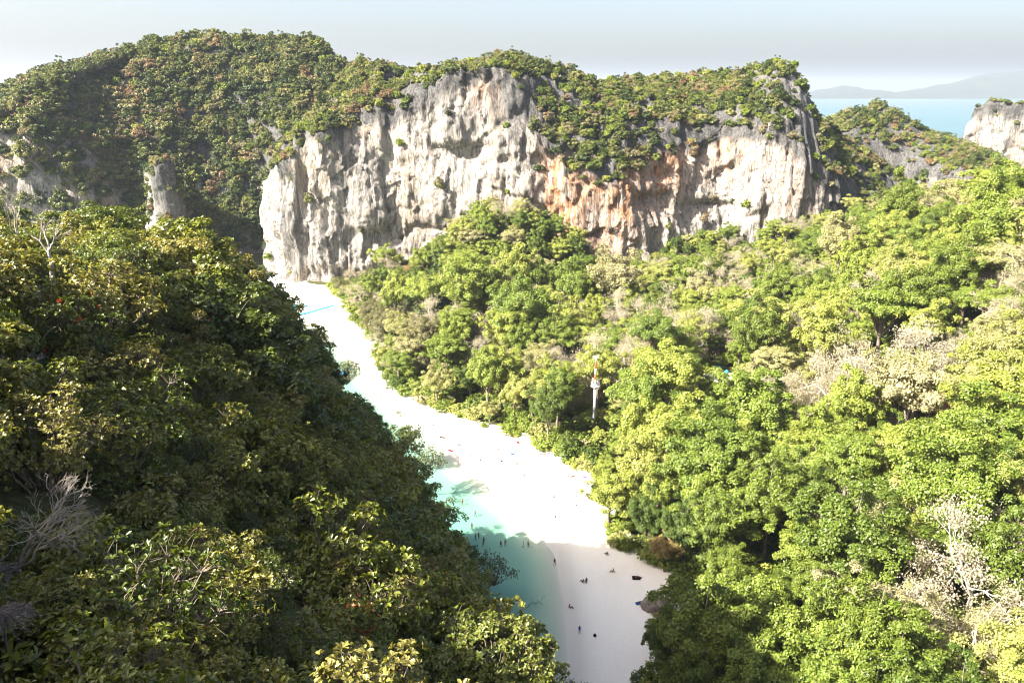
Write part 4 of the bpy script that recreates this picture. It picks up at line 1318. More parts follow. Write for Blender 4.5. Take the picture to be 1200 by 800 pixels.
# red-tipped shrub in the sunlight, close to the viewpoint
rs = rosettes('red_shrub', 302, 1.0, 1.15, 16, 13, 9, 0.17, 0.42, LEAF_LIME, zc=0.9, young=0.16, rc=0.34, open_=0.5)
p = on_ground(420, 735, 2.0)
e = thing('red_leaved_shrub', 'sunlit open shrub with red young leaves close below the viewpoint', 'shrub', None, (p[0], p[1], p[2] - 0.95), 2.2, 1.0)
obj('foliage', rs[0], e); obj('branches', rs[1], e); obj('young_leaves', rs[2], e)
st = Soup(); st.tube(wander(np.random.default_rng(8), np.array([0, 0, gz(p[0], p[1]) - p[2] + 0.7]), np.array([0, 0, 0.0]), 6, 0.06), np.linspace(0.06, 0.04, 6), 5)
obj('stem', st.mesh('red_shrub_stem', [BARK_GREY]), e)

for k, (px, py, Yd, s_, lab) in enumerate([(205, 560, 11.5, 0.62, 'sunlit pale leaved shrub standing up from the dark slope by the bare grey shrub'),
                                           (330, 615, 12.0, 0.60, 'sunlit shrub with crowded pale leaf tips on the dark slope'),
                                           (300, 710, 9.5, 0.42, 'low shrub with narrow pale leaves in the shade under the viewpoint'),
                                           (60, 720, 9.0, 0.5, 'dark leafed shrub beside the grey feathery brush')]):
    p = on_ground(px, py, 1.5)
    z_ = p[2] - 1.2 * s_
    plant_shrub(['s5', 's5', 's4', 's2'][k], (p[0], p[1], z_), 1.3 * k, s_, lab, None, 'shrub', 80)

def bare_shrub(name, label, px, py, lift, h, seed, spread=0.7, lean=(0, 0), levels=4, n_stem=3, r0=0.05, mat=BARK_GREY, up=0.25, cat='shrub', group=None, rz=0.0):
    """px, py: where its fork shows; lift: how far that is above the ground"""
    p = on_ground(px, py, lift)
    m, tips = bare_tree(name + '_mesh', seed, h, spread, mat, levels, r0, up, (2, 4), n_stem, lean)
    e = thing(name, label, cat, group, tuple(p), rz, 1.0)
    obj('branches', m, e)
    s = Soup(); s.tube(wander(np.random.default_rng(seed), np.array([0, 0, gz(p[0], p[1]) - p[2] - 0.3]), np.array([0, 0, -0.3]), 5, 0.05), np.linspace(r0 * 1.5, r0, 5), 5)
    obj('stem', s.mesh(name + '_stem', [mat]), e)
    return e
bare_shrub('bare_shrub', 'bare grey shrub of crooked branches spreading over the dark slope', 18, 650, 1.6, 3.6, 401, 0.62, (0.75, 0.05), 5, 3, 0.06, BARK_PALE, up=0.1)  # pale bark stands in for sunlight on these branches
bare_shrub('bare_shrub', 'small bare branching shrub below the crooked grey one', 105, 640, 2.0, 1.4, 402, 0.7, (0.8, 0), 4, 2, 0.03, up=0.0)
bare_shrub('dead_tree', 'dead white tree with forked limbs near the crest of the hill', 60, 310, 2.2, 4.2, 403, 0.5, (0.0, 0), 4, 1, 0.16, BARK_PALE, 0.35, 'tree')
for q, (px, py, Yd, h) in enumerate([(275, 300, 2.0, 3.6), (315, 345, 2.2, 3.4), (262, 372, 2.0, 3.2), (30, 450, 1.8, 2.6), (330, 500, 2, 3.0), (165, 430, 2, 2.2), (350, 435, 2, 3.4), (395, 505, 2, 3.6), (45, 365, 2, 2.6), (230, 470, 1.8, 2.0), (20, 275, 2.4, 4.5), (345, 375, 2.4, 3.5)]):
    bare_shrub('bare_shrub', 'leafless grey twiggy shrub showing among the leaves of the hill', px, py, Yd, h, 410 + q, 0.6, (0.1, 0), 4, 3, 0.06, BARK_PALE if q % 2 else BARK_GREY, 0.2, 'shrub', 'leafless shrubs on the hill')

# grey feathery brush at the lower corner
BRUSH = plain_mat('dry_grey_needles', (0.26, 0.225, 0.205), 0.95, 0.05, 0.3, 9.0)
for k, (px, py, Yd, rx, seed, lab) in enumerate([(28, 668, 8.2, 0.72, 501, 'upper tuft of dry grey feathery brush under the bare shrub'), (42, 716, 8.0, 0.80, 502, 'lower tuft of dry grey feathery brush under the bare shrub')]):
    rr_ = np.random.default_rng(seed)
    s = Soup()
    nb = 70
    th = rr_.uniform(-0.9, 2.2, nb)
    for a in th:
        L_ = rx * rr_.uniform(0.6, 1.15)
        tip = np.array([math.cos(a) * L_, -math.sin(a) * L_ * 0.8, -0.18 + rr_.normal() * 0.12])
        P = np.array([np.zeros(3), tip * 0.5 + [0, 0, 0.12], tip])
        P = np.vstack([P[0], P[0] * 0.5 + P[1] * 0.5 + [0, 0, 0.05], P[1], P[1] * 0.5 + P[2] * 0.5 + [0, 0, 0.03], P[2]])
        s.tube(P, np.linspace(0.010, 0.003, 5), 3)
        nn = 46
        t = rr_.uniform(0.15, 1, nn)
        pos = np.stack([np.interp(t, np.linspace(0, 1, 5), P[:, c_]) for c_ in range(3)], 1)
        dr = unit(P[-1] - P[0])
        al = unit(dr * 0.9 + rr_.normal(size=(nn, 3)) * 0.5)
        put_leaves(s, DIAMOND2, pos, al, rr_.normal(size=(nn, 3)), rr_.uniform(0.06, 0.14, nn), 0.006)
    p = on_ground(px - 45, py, 1.6)
    e = thing('feathery_brush', lab, 'shrub', None, tuple(p), 0.0, 1.0)
    obj('twigs', s.mesh('feathery_brush_mesh', [BRUSH]), e)
    s = Soup(); s.tube(wander(rr_, np.array([0, 0, gz(p[0], p[1]) - p[2] - 0.2]), np.zeros(3), 5, 0.05), np.linspace(0.03, 0.015, 5), 5)
    obj('stem', s.mesh('feathery_brush_stem', [BARK_GREY]), e)

# flat tiered tree on the crest
cm, cc = leafy('tiered_crown', 601, 4.6, 1.7, 5.2, 60, 170, 0.26, LEAF_SHRUB, layers=3, rc=0.20, low=-0.6, jit=0.3)
tm = trunk_mesh('tiered_trunk', 601, 5.2, 4.6, cc, BARK, 0.18, 12, 0.45)
p = at_y(112, 262, 84.0)
e = thing('tiered_tree', 'dark flat tiered tree standing out on the crest of the hill', 'tree', None, (p[0], p[1], p[2] - 5.2), 0.3, 1.0)
t_ = obj('crown', cm, e); t_.pass_index = 20
obj('trunk', tm, e)
g_ = gz(p[0], p[1]) - (p[2] - 5.2)
if g_ < -1:
    s = Soup(); s.tube(np.array([[0, 0, g_ - 0.4], [0.1, 0, g_ / 2], [0, 0, -0.9]]), np.array([0.26, 0.24, 0.22]), 6)
    obj('root_flare', s.mesh('tiered_root', [BARK]), e)

# open trees leaning out over the lagoon
for k, (px, py, z_, s_, lab) in enumerate([(500, 548, 8.0, 1.9, 'open branched dark tree leaning over the lagoon from the end of the hill'), (476, 512, 9.0, 1.8, 'dark tree with loose leaves behind the lagoon at the end of the hill'),
                                           (518, 604, 7.0, 1.7, 'dark leafy tree overhanging the turquoise shallows'), (578, 672, 6.0, 1.6, 'thin dark tree with airy leaf clusters over the shaded shallows'), (545, 655, 7.0, 1.4, 'dark tree hugging the rock above the shaded shallows'),
                                           (408, 438, 15.0, 1.9, 'thin see-through tree on the hill spur against the white sand'), (672, 812, 8.0, 1.1, 'thin dark tree with sparse leaves over the shaded sand below the viewpoint'), (520, 640, 9.0, 1.5, 'dark bushy tree on the lower slope over the shallows')]):
    p = on_plane(px, py, z_)
    kx = 's3' if k in (0, 3, 5, 6) else 's2'
    # foot of the tree on the slope to its left
    fx = p[0]
    for _ in range(40):
        if gz(fx, p[1]) > 0.8: break
        fx -= 0.5
    fz = gz(fx, p[1])
    e = plant_shrub(kx, (p[0], p[1], p[2] - 2.0), 0.7 * k, s_, lab, None, 'overhanging_tree', 10)
    s = Soup()
    a_ = (np.array([fx, p[1], fz - 0.3]) - np.array([p[0], p[1], p[2] - 2.0])) / s_
    rm = Matrix.Rotation(-0.7 * k, 3, 'Z')
    a_ = np.array(rm @ Vector(a_))
    s.tube(wander(np.random.default_rng(700 + k), a_, np.array([0, 0, -0.1]), 7, 0.05), np.linspace(0.16, 0.07, 7), 6)
    obj('trunk', s.mesh('overhang_trunk', [BARK]), e)
#@@OBJECTS
# ------------------------------------------------------------------ things on and behind the beach
def gnd(px, py, z0=1.5):
    """where a pixel's ray meets the sand"""
    z = z0
    for _ in range(8):
        p = on_plane(px, py, z)
        z = max(gz(p[0], p[1]), -3)
    return np.array([p[0], p[1], z])

# the mast in the forest
M_RED = plain_mat('red_mast_paint', (0.55, 0.07, 0.02), 0.5, 0.4, 0.12)
M_WHITE = plain_mat('white_mast_paint', (0.72, 0.72, 0.70), 0.5, 0.4, 0.08)
M_STEEL = plain_mat('galvanised_steel', (0.36, 0.37, 0.39), 0.45, 0.5, 0.15)
mx, my = MAST[0], MAST[1]
mz = gz(mx, my)
H_TOP = at_y(695, 417, my)[2] - mz
H_PLAT = at_y(695, 452, my)[2] - mz
mast = thing('radio_mast', 'slim radio mast banded red and white with a round platform rising from the forest', 'mast', None, (mx, my, mz - 0.1))
s = Soup(); s.lathe([(0.0, -0.2), (0.42, -0.2), (0.36, H_PLAT), (0.0, H_PLAT)], 12)
obj('lower_pole', s.mesh('mast_lower', [M_STEEL]), mast)
nb = 5
for k in range(nb):
    a, b = H_PLAT + (H_TOP - H_PLAT) * k / nb, H_PLAT + (H_TOP - H_PLAT) * (k + 1) / nb
    ra, rb = 0.30 - 0.02 * k, 0.30 - 0.02 * (k + 1)
    s = Soup(); s.lathe([(0, a), (ra, a), (rb, b), (0, b)], 12)
    o = obj('mast_band', s.mesh('mast_band', [M_WHITE if k % 2 == 0 else M_RED]), mast)
    o['label'] = 'white painted band of the mast' if k % 2 == 0 else 'red painted band of the mast'
s = Soup(); s.lathe([(0.3, H_PLAT - 0.5), (1.0, H_PLAT - 0.25), (1.2, H_PLAT + 0.05), (1.2, H_PLAT + 0.18), (0.2, H_PLAT + 0.18)], 16)
plat = obj('platform', s.mesh('mast_platform', [M_WHITE]), mast)
s = Soup()
for k in range(10):
    t = k / 10 * 2 * math.pi
    s.tube(np.array([[1.15 * math.cos(t), 1.15 * math.sin(t), H_PLAT + 0.15], [1.15 * math.cos(t), 1.15 * math.sin(t), H_PLAT + 1.2]]), np.array([0.03, 0.03]), 4)
for hh in (0.7, 1.2):
    t = np.linspace(0, 2 * math.pi, 17)
    s.tube(np.stack([1.15 * np.cos(t), 1.15 * np.sin(t), np.full(17, H_PLAT + hh)], 1), np.full(17, 0.03), 4)
obj('railing', s.mesh('mast_railing', [M_STEEL]), plat)
for k in range(3):
    t = k / 3 * 2 * math.pi + 0.4
    s = Soup(); s.box((0.85 * math.cos(t), 0.85 * math.sin(t), H_PLAT + 1.3), (0.28, 0.16, 1.9), t)
    obj('panel_antenna', s.mesh('panel_antenna', [M_WHITE]), mast)
for k, (hh, t) in enumerate(((H_TOP - 0.3, 2.6), (H_TOP - 0.1, 0.2))):
    s = Soup()
    s.lathe([(0.02, -0.14), (0.3, -0.05), (0.42, 0.1), (0.40, 0.1), (0.28, -0.02), (0.0, -0.1)], 14)
    V = np.concatenate(s.v); V = np.stack([V[:, 2] * math.cos(t) - V[:, 1] * math.sin(t), V[:, 2] * math.sin(t) + V[:, 1] * math.cos(t), V[:, 0]], 1)
    V += [0.5 * math.cos(t), 0.5 * math.sin(t), hh]; s.v = [V]
    s.tube(np.array([[0, 0, hh], [0.42 * math.cos(t), 0.42 * math.sin(t), hh]]), np.array([0.04, 0.04]), 5)
    obj('dish_antenna', s.mesh('dish_antenna', [M_WHITE]), mast)
s = Soup(); s.tube(np.array([[0, 0, H_TOP - 0.1], [0, 0, H_TOP + 1.3]]), np.array([0.035, 0.015]), 5)
obj('lightning_rod', s.mesh('lightning_rod', [M_STEEL]), mast)
s = Soup()
for sx_ in (-0.2, 0.2):
    s.tube(np.array([[sx_, -0.46, 0], [sx_, -0.44, H_PLAT - 0.3]]), np.array([0.025, 0.025]), 4)
for k in range(int(H_PLAT / 0.4)):
    s.tube(np.array([[-0.2, -0.455, 0.3 + k * 0.4], [0.2, -0.455, 0.3 + k * 0.4]]), np.array([0.015, 0.015]), 3)
o = obj('ladder', s.mesh('mast_ladder', [M_STEEL]), mast)
o['kind'] = 'stuff'

# boulders
def boulder(label, p, rx, ry, rz_, seed, mat, name='boulder'):
    bm = bmesh.new()
    bmesh.ops.create_icosphere(bm, subdivisions=4, radius=1.0)
    V = np.array([v.co[:] for v in bm.verts])
    d = 1 + 0.22 * fbm(V * 1.2 + seed, 3) + 0.05 * fbm(V * 5 + seed, 2)
    V = V * d[:, None] * [rx, ry, rz_]
    for v, c in zip(bm.verts, V): v.co = c
    me = bpy.data.meshes.new(name); bm.to_mesh(me); bm.free()
    me.materials.append(mat)
    for f in me.polygons: f.use_smooth = True
    o = obj(name, me, None, tuple(p))
    return tag(o, label, 'boulder')
STONE = plain_mat('boulder_stone', (0.22, 0.185, 0.16), 0.9, 0.1, 0.3, 1.3, 0.5)
p = gnd(766, 712)
boulder('smooth grey boulder at the top of the shaded sand', (p[0] + 0.4, p[1], p[2] + 0.8), 2.6, 2.0, 1.7, 3.0, STONE)
boulder('small grey rock half buried beside the big boulder', tuple(gnd(782, 724) + [0.5, 0, 0.3]), 1.1, 0.9, 0.8, 9.0, STONE, 'rock')
p = gnd(846, 466, 5)
boulder('pale rock at the edge of the sandy clearing', tuple(p + [0, 0, 0.8]), 1.8, 1.5, 1.4, 14.0, STONE, 'rock')

# water tanks in the clearing
TEAL = plain_mat('teal_plastic', (0.03, 0.20, 0.26), 0.45, 0.4, 0.12)
for k, (px, py, rr_, hh, lab) in enumerate([(842, 431, 0.95, 1.7, 'teal plastic water tank standing in the sandy clearing'), (851, 437, 0.7, 2.0, 'narrow teal tank beside the larger tank in the clearing')]):
    p = gnd(px, py + 4, 6)
    e = thing('water_tank', lab, 'tank', None, (p[0], p[1], p[2] - 0.05))
    s = Soup()
    prof = [(0, 0), (rr_, 0)]
    for j in range(5):
        z0 = 0.1 + j * (hh - 0.2) / 5; z1 = z0 + (hh - 0.2) / 5
        prof += [(rr_, z0), (rr_ * 1.03, z0 + 0.06), (rr_ * 1.03, z1 - 0.08), (rr_, z1 - 0.02)]
    prof += [(rr_ * 0.95, hh), (rr_ * 0.4, hh + 0.2), (rr_ * 0.4, hh + 0.18)]
    s.lathe(prof, 18)
    obj('body', s.mesh('tank_body', [TEAL], True), e)
    s = Soup(); s.lathe([(0, hh + 0.33), (rr_ * 0.36, hh + 0.33), (rr_ * 0.42, hh + 0.28), (rr_ * 0.42, hh + 0.17), (0.0, hh + 0.17)], 16)
    obj('lid', s.mesh('tank_lid', [TEAL]), e)

# floating jetty in the shallows: a dog-leg of turquoise float blocks
AQUA = plain_mat('turquoise_float', (0.02, 0.27, 0.36), 0.4, 0.4, 0.18, 1.0)
PALE_BLUE = plain_mat('pale_blue_float', (0.18, 0.40, 0.52), 0.4, 0.4, 0.12, 1.0)
blk = Soup()
prof = [(0.0, 0.0), (0.86, 0.0), (0.98, 0.08), (0.98, 0.42), (0.9, 0.5), (0.0, 0.5)]
n4 = np.array([[math.cos(a), math.sin(a)] for a in np.arange(16) / 16 * 2 * math.pi])
sq = n4 / np.maximum(np.abs(n4[:, :1]), np.abs(n4[:, 1:])) * 0.55 + n4 * 0.45
V = np.array([[x * q[0], y * q[0], q[1]] for q in prof for x, y in sq])
i_ = np.arange(len(prof) * 16).reshape(len(prof), 16); j_ = np.roll(i_, -1, axis=1)
blk.add(V, np.stack([i_[:-1].ravel(), j_[:-1].ravel(), j_[1:].ravel(), i_[1:].ravel()], 1))
bme = blk.mesh('float_block', [AQUA]); bme2 = blk.mesh('float_block_pale', [PALE_BLUE])
pts = [on_plane(*q, 0.3) for q in ((320, 362), (346, 357), (344, 369.5), (396, 359.5))]
jet = thing('floating_jetty', 'turquoise floating jetty of linked blocks at the far end of the beach', 'jetty', None, (pts[2][0], pts[2][1], 0.02))
nblk = 0
for a, b in zip(pts[:-1], pts[1:]):
    L_ = np.linalg.norm(b - a); ang = math.atan2(b[1] - a[1], b[0] - a[0])
    for k in range(int(L_ / 2.05)):
        q = a + (b - a) * ((k + 0.5) * 2.05 / L_)
        o = obj('float_block', bme, jet, (q[0] - pts[2][0], q[1] - pts[2][1], max(gz(q[0], q[1]), 0) - 0.08))
        o.rotation_euler = (0, 0, ang)
        nblk += 1
a = on_plane(353, 356, 0.3)
e = thing('swim_platform', 'pale blue float slab moored inside the floating jetty', 'float', None, (a[0], a[1], 0.02))
for k in range(4):
    for j in range(2):
        o = obj('float_block', bme2, e, (0.5 * k + j * 2.0, -2.05 * k, max(gz(a[0], a[1]), 0) - 0.08))

# small boat behind the leaves at the water's edge
BLUE = plain_mat('blue_canvas', (0.03, 0.22, 0.45), 0.7, 0.2, 0.15, 2.0)
WOODB = plain_mat('boat_wood', (0.20, 0.12, 0.07), 0.6, 0.3, 0.3, 3.0)
p = on_plane(402, 441, 0.2)
bt = thing('small_boat', 'small wooden boat with a blue canopy drawn up behind the leaves of the hill', 'boat', None, (p[0], p[1], max(gz(p[0], p[1]), -0.15)), 2.2)
t = np.linspace(-1, 1, 13)
sec = []
for tt_ in t:
    w_ = 0.75 * (1 - abs(tt_) ** 2.6) + 0.03
    zt_ = 0.55 + 0.5 * abs(tt_) ** 3
    sec.append([[tt_ * 3.4, -w_, zt_], [tt_ * 3.35, -w_ * 0.7, 0.12], [tt_ * 3.3, 0, 0.0 + 0.25 * abs(tt_) ** 3], [tt_ * 3.35, w_ * 0.7, 0.12], [tt_ * 3.4, w_, zt_], [tt_ * 3.3, w_ * 0.86, zt_ - 0.04], [tt_ * 3.2, 0, 0.16 + 0.25 * abs(tt_) ** 3], [tt_ * 3.3, -w_ * 0.86, zt_ - 0.04]])
V = np.array(sec).reshape(-1, 3)
i_ = np.arange(13 * 8).reshape(13, 8); j_ = np.roll(i_, -1, axis=1)
s = Soup(); s.add(V, np.stack([i_[:-1].ravel(), j_[:-1].ravel(), j_[1:].ravel(), i_[1:].ravel()], 1))
obj('hull', s.mesh('boat_hull', [WOODB]), bt)
s = Soup()
xx = np.linspace(-1.6, 1.4, 5); yy = np.linspace(-0.85, 0.85, 7)
A, B = np.meshgrid(xx, yy, indexing='ij')
Cz = 1.75 - 0.3 * (B / 0.85) ** 2
top_ = np.stack([A, B, Cz], 2).reshape(-1, 3)
s.add(top_, grid_faces(5, 7)); s.add(top_ - [0, 0, 0.03], grid_faces(5, 7)[:, ::-1])
obj('canopy', s.mesh('boat_canopy', [BLUE]), bt)
for sx_ in (-1.5, 1.3):
    for sy_ in (-0.7, 0.7):
        s = Soup(); s.tube(np.array([[sx_, sy_ * 0.85, 0.4], [sx_, sy_, 1.55]]), np.array([0.025, 0.025]), 5)
        obj('canopy_post', s.mesh('boat_post', [WOODB]), bt)

# fallen branches in the shaded shallows
def fallen(label, px, py, L_, ang, seed):
    p = on_plane(px, py, 0.05)
    m, tips = bare_tree('fallen_branch_mesh', seed, L_, 0.55, BARK, 3, 0.07, 0.0, (2, 3), 1, (0, 0))
    o = obj('fallen_branch', m, None, (p[0], p[1], gz(p[0], p[1]) + 0.25))
    o.rotation_euler = (0, math.pi / 2 - 0.12, ang)
    return tag(o, label, 'branch')
fallen('dark fallen branch lying in the shaded shallows', 612, 712, 5.0, 0.5, 801)
fallen('thin fallen twig reaching from the shallows toward the sand', 628, 706, 3.6, 0.15, 802)
# drift logs at the top of the beach
for k, (px, py, L_, ang, lab) in enumerate([(541, 489, 4.0, 0.1, 'dark drift log at the edge of the trees behind the sunbathers'), (640, 532, 3.0, 0.3, 'grey drift log under the trees at the top of the beach'), (588, 503, 3.5, -0.2, 'weathered log beside the beach group under the trees')]):
    p = gnd(px, py)
    s = Soup()
    P = wander(np.random.default_rng(900 + k), np.array([-L_ / 2, 0, 0]), np.array([L_ / 2, 0, 0.1]), 8, 0.03)
    s.tube(P, np.linspace(0.24, 0.15, 8), 8)
    s.tube(wander(np.random.default_rng(910 + k), P[4], P[4] + [0.5, 0.6, 0.4], 4, 0.05), np.linspace(0.09, 0.04, 4), 6)
    o = obj('drift_log', s.mesh('drift_log', [BARK if k == 0 else BARK_GREY]), None, (p[0], p[1], p[2] + 0.15))
    o.rotation_euler = (0, 0, ang)
    tag(o, lab, 'log')

# ------------------------------------------------------------------ people on the beach
def skin_mesh(name, J, E, root, mats, cloth):
    """J: joint -> (x, y, z, radius); one continuous body grown over the joints"""
    me = bpy.data.meshes.new(name + '_skel')
    keys = list(J)
    me.from_pydata([J[k][:3] for k in keys], [(keys.index(a), keys.index(b)) for a, b in E], [])
    o = bpy.data.objects.new(name + '_skel', me)
    COL.objects.link(o)
    md = o.modifiers.new('skin', 'SKIN')
    md.use_smooth_shade = True
    for k, sv in zip(keys, me.skin_vertices[0].data):
        q = J[k][3]
        sv.radius = (q, q) if not hasattr(q, '__len__') else q
        sv.use_root = (k == root)
    o.modifiers.new('sub', 'SUBSURF').levels = 1
    dg = bpy.context.evaluated_depsgraph_get()
    out = bpy.data.meshes.new_from_object(o.evaluated_get(dg))
    out.name = name
    bpy.data.objects.remove(o)
    bpy.data.meshes.remove(me)
    out.materials.clear()
    for m in mats: out.materials.append(m)
    for f in out.polygons:
        f.material_index = 1 if cloth(f.center) else 0
        f.use_smooth = True
    return out

def body_edges():
    E = [('pel', 'wai'), ('wai', 'che'), ('che', 'nek'), ('nek', 'hd0'), ('hd0', 'hd1')]
    for s in 'lr':
        E += [('che', 'sh' + s), ('sh' + s, 'el' + s), ('el' + s, 'wr' + s), ('wr' + s, 'ha' + s), ('pel', 'hi' + s), ('hi' + s, 'kn' + s), ('kn' + s, 'an' + s), ('an' + s, 'to' + s)]
    return E

def pose(pel, wai, che, nek, hd0, hd1, sh, el, wr, ha, hi, kn, an, to, asym=0.0):
    J = {'pel': (*pel, (0.15, 0.115)), 'wai': (*wai, (0.125, 0.095)), 'che': (*che, (0.15, 0.11)), 'nek': (*nek, 0.055), 'hd0': (*hd0, 0.085), 'hd1': (*hd1, 0.088)}
    for s, m in (('l', -1), ('r', 1)):
        for nm, q, rad in (('sh', sh, 0.062), ('el', el, 0.043), ('wr', wr, 0.031), ('ha', ha, 0.036), ('hi', hi, 0.088), ('kn', kn, 0.062), ('an', an, 0.042), ('to', to, 0.035)):
            dy = asym * m if nm in ('kn', 'an', 'to') else 0
            J[nm + s] = (q[0] * m, q[1] + dy, q[2], rad)
    return J

SKIN_MATS = [plain_mat('skin_tan', (0.15, 0.07, 0.038), 0.6, 0.3, 0.08), plain_mat('skin_fair', (0.24, 0.13, 0.085), 0.6, 0.3, 0.08), plain_mat('skin_brown', (0.085, 0.04, 0.022), 0.6, 0.3, 0.08)]
HAIR = [plain_mat('dark_hair', (0.02, 0.015, 0.012), 0.6, 0.3, 0.2), plain_mat('brown_hair', (0.09, 0.05, 0.025), 0.6, 0.3, 0.2)]
CL = {'red': (0.45, 0.03, 0.03), 'black': (0.02, 0.02, 0.022), 'blue': (0.04, 0.12, 0.40), 'navy': (0.02, 0.03, 0.10), 'white': (0.7, 0.7, 0.68), 'orange': (0.50, 0.16, 0.03), 'pink': (0.55, 0.15, 0.20), 'green': (0.05, 0.2, 0.08), 'purple': (0.25, 0.1, 0.35), 'grey': (0.18, 0.18, 0.2)}
CLM = {k: plain_mat(k + '_cloth', tuple(c * (0.6 if k != 'white' else 1) for c in v), 0.85, 0.1, 0.12) for k, v in CL.items()}

def cap_mesh(name, c, d, back):
    """hair: a shell over the crown and the back of the head"""
    bm = bmesh.new()
    bmesh.ops.create_uvsphere(bm, u_segments=12, v_segments=8, radius=0.118)
    up = Vector(d).normalized(); bk = Vector(back).normalized()
    kill = [v for v in bm.verts if v.co.dot(up) < -0.03 and v.co.dot(bk) < 0.02]
    bmesh.ops.delete(bm, geom=kill, context='VERTS')
    for v in bm.verts: v.co = v.co + Vector(c) + bk * 0.012
    me = bpy.data.meshes.new(name); bm.to_mesh(me); bm.free()
    return me

E_ = body_edges()
POSES = {}
def mk_pose(key, J, cloth, hairc, hd, back):
    POSES[key] = (skin_mesh('body_' + key, J, E_, 'pel', [SKIN_MATS[0], CLM['black']], cloth), cap_mesh('hair_' + key, hairc, hd, back))
trunks = lambda c: 0.74 < c.z < 1.02 and abs(c.x) < 0.24
mk_pose('stand', pose((0, 0, 0.95), (0, 0.01, 1.12), (0, 0, 1.32), (0, -0.01, 1.47), (0, 0.01, 1.56), (0, 0.02, 1.65), (0.17, -0.01, 1.40), (0.23, -0.02, 1.13), (0.24, 0.06, 0.90), (0.24, 0.10, 0.82), (0.09, 0, 0.88), (0.10, 0.02, 0.49), (0.11, -0.01, 0.08), (0.12, 0.13, 0.035)), trunks, (0, 0.01, 1.635), (0, 0, 1), (0, -1, 0))
mk_pose('walk', pose((0, 0, 0.93), (0, 0.01, 1.10), (0, 0.02, 1.30), (0, 0.02, 1.45), (0, 0.04, 1.54), (0, 0.05, 1.63), (0.17, 0.01, 1.38), (0.25, 0.0, 1.12), (0.24, 0.14, 0.93), (0.23, 0.19, 0.86), (0.09, 0, 0.86), (0.10, 0.06, 0.48), (0.10, -0.03, 0.08), (0.11, 0.10, 0.035), 0.17), trunks, (0, 0.04, 1.615), (0, 0, 1), (0, -1, 0))
mk_pose('shirt', pose((0, 0, 0.95), (0, 0.01, 1.12), (0, 0, 1.32), (0, -0.01, 1.47), (0, 0.01, 1.56), (0, 0.02, 1.65), (0.18, -0.01, 1.40), (0.25, -0.02, 1.13), (0.24, 0.10, 0.98), (0.2, 0.17, 0.95), (0.09, 0, 0.88), (0.10, 0.02, 0.49), (0.11, -0.01, 0.08), (0.12, 0.13, 0.035)), lambda c: 0.6 < c.z < 1.44 and abs(c.x) < 0.25, (0, 0.01, 1.635), (0, 0, 1), (0, -1, 0))
mk_pose('sit', pose((0, 0, 0.13), (0, -0.07, 0.29), (0, -0.12, 0.47), (0, -0.11, 0.62), (0, -0.08, 0.71), (0, -0.06, 0.80), (0.17, -0.13, 0.56), (0.25, -0.27, 0.33), (0.27, -0.34, 0.10), (0.27, -0.30, 0.04), (0.10, 0.05, 0.12), (0.13, 0.42, 0.44), (0.12, 0.62, 0.07), (0.12, 0.75, 0.04)), lambda c: c.z < 0.28 and c.y < 0.18, (0, -0.08, 0.785), (0, 0.1, 1), (0, -1, 0))
mk_pose('lie', pose((0, 0, 0.13), (0, 0.17, 0.13), (0, 0.37, 0.14), (0, 0.52, 0.14), (0, 0.61, 0.15), (0, 0.71, 0.15), (0.17, 0.45, 0.13), (0.30, 0.22, 0.08), (0.30, -0.02, 0.06), (0.28, -0.10, 0.05), (0.09, -0.07, 0.12), (0.12, -0.46, 0.14), (0.13, -0.86, 0.07), (0.15, -0.92, 0.16)), lambda c: -0.17 < c.y < 0.10, (0, 0.70, 0.15), (0, 1, 0.2), (0, 0.3, -1))
mk_pose('prone', pose((0, 0, 0.12), (0, 0.17, 0.13), (0, 0.37, 0.18), (0, 0.52, 0.25), (0, 0.59, 0.31), (0, 0.65, 0.37), (0.17, 0.44, 0.19), (0.22, 0.58, 0.05), (0.13, 0.80, 0.05), (0.10, 0.88, 0.05), (0.09, -0.07, 0.11), (0.11, -0.46, 0.09), (0.11, -0.84, 0.10), (0.12, -0.96, 0.05)), lambda c: -0.17 < c.y < 0.10, (0, 0.63, 0.37), (0, 0.3, 1), (0, -0.6, 0.6))

PN = {'stand': 'standing', 'walk': 'walking', 'shirt': 'standing', 'sit': 'sitting', 'lie': 'lying on the back', 'prone': 'lying face down'}
def person(px, py, ps, skin, cloth, hair, rz, label, dz=0.0):
    p = gnd(px, py)
    b, h = POSES[ps]
    o = obj('person', b, None, (p[0], p[1], p[2] + dz))
    o.rotation_euler = (0, 0, rz)
    o.material_slots[0].link = 'OBJECT'; o.material_slots[0].material = SKIN_MATS[skin]
    o.material_slots[1].link = 'OBJECT'; o.material_slots[1].material = CLM[cloth]
    c = obj('hair', h, o)
    if not h.materials: h.materials.append(HAIR[0])
    c.material_slots[0].link = 'OBJECT'; c.material_slots[0].material = HAIR[hair]
    return tag(o, label, 'person', 'people on the beach')

towel_v = None
def towel(px, py, cloth, rz, label, w=0.9, l=1.8, name='towel'):
    p = gnd(px, py)
    n_, m_ = 7, 12
    A, B = np.meshgrid(np.linspace(-w / 2, w / 2, n_), np.linspace(-l / 2, l / 2, m_), indexing='ij')
    rr_ = np.random.default_rng(int(px * 7 + py))
    Zt = 0.03 + 0.012 * rr_.normal(size=A.shape)
    Pt = np.stack([A + 0.015 * rr_.normal(size=A.shape), B, Zt], 2).reshape(-1, 3)
    F = grid_faces(n_, m_)
    s = Soup(); s.add(Pt, F); s.add(Pt - [0, 0, 0.02], F[:, ::-1])
    o = obj(name, s.mesh(name, [CLM[cloth]]), None, (p[0], p[1], p[2] + 0.02))
    o.rotation_euler = (0, 0, rz)
    return tag(o, label, name.replace('_', ' '))

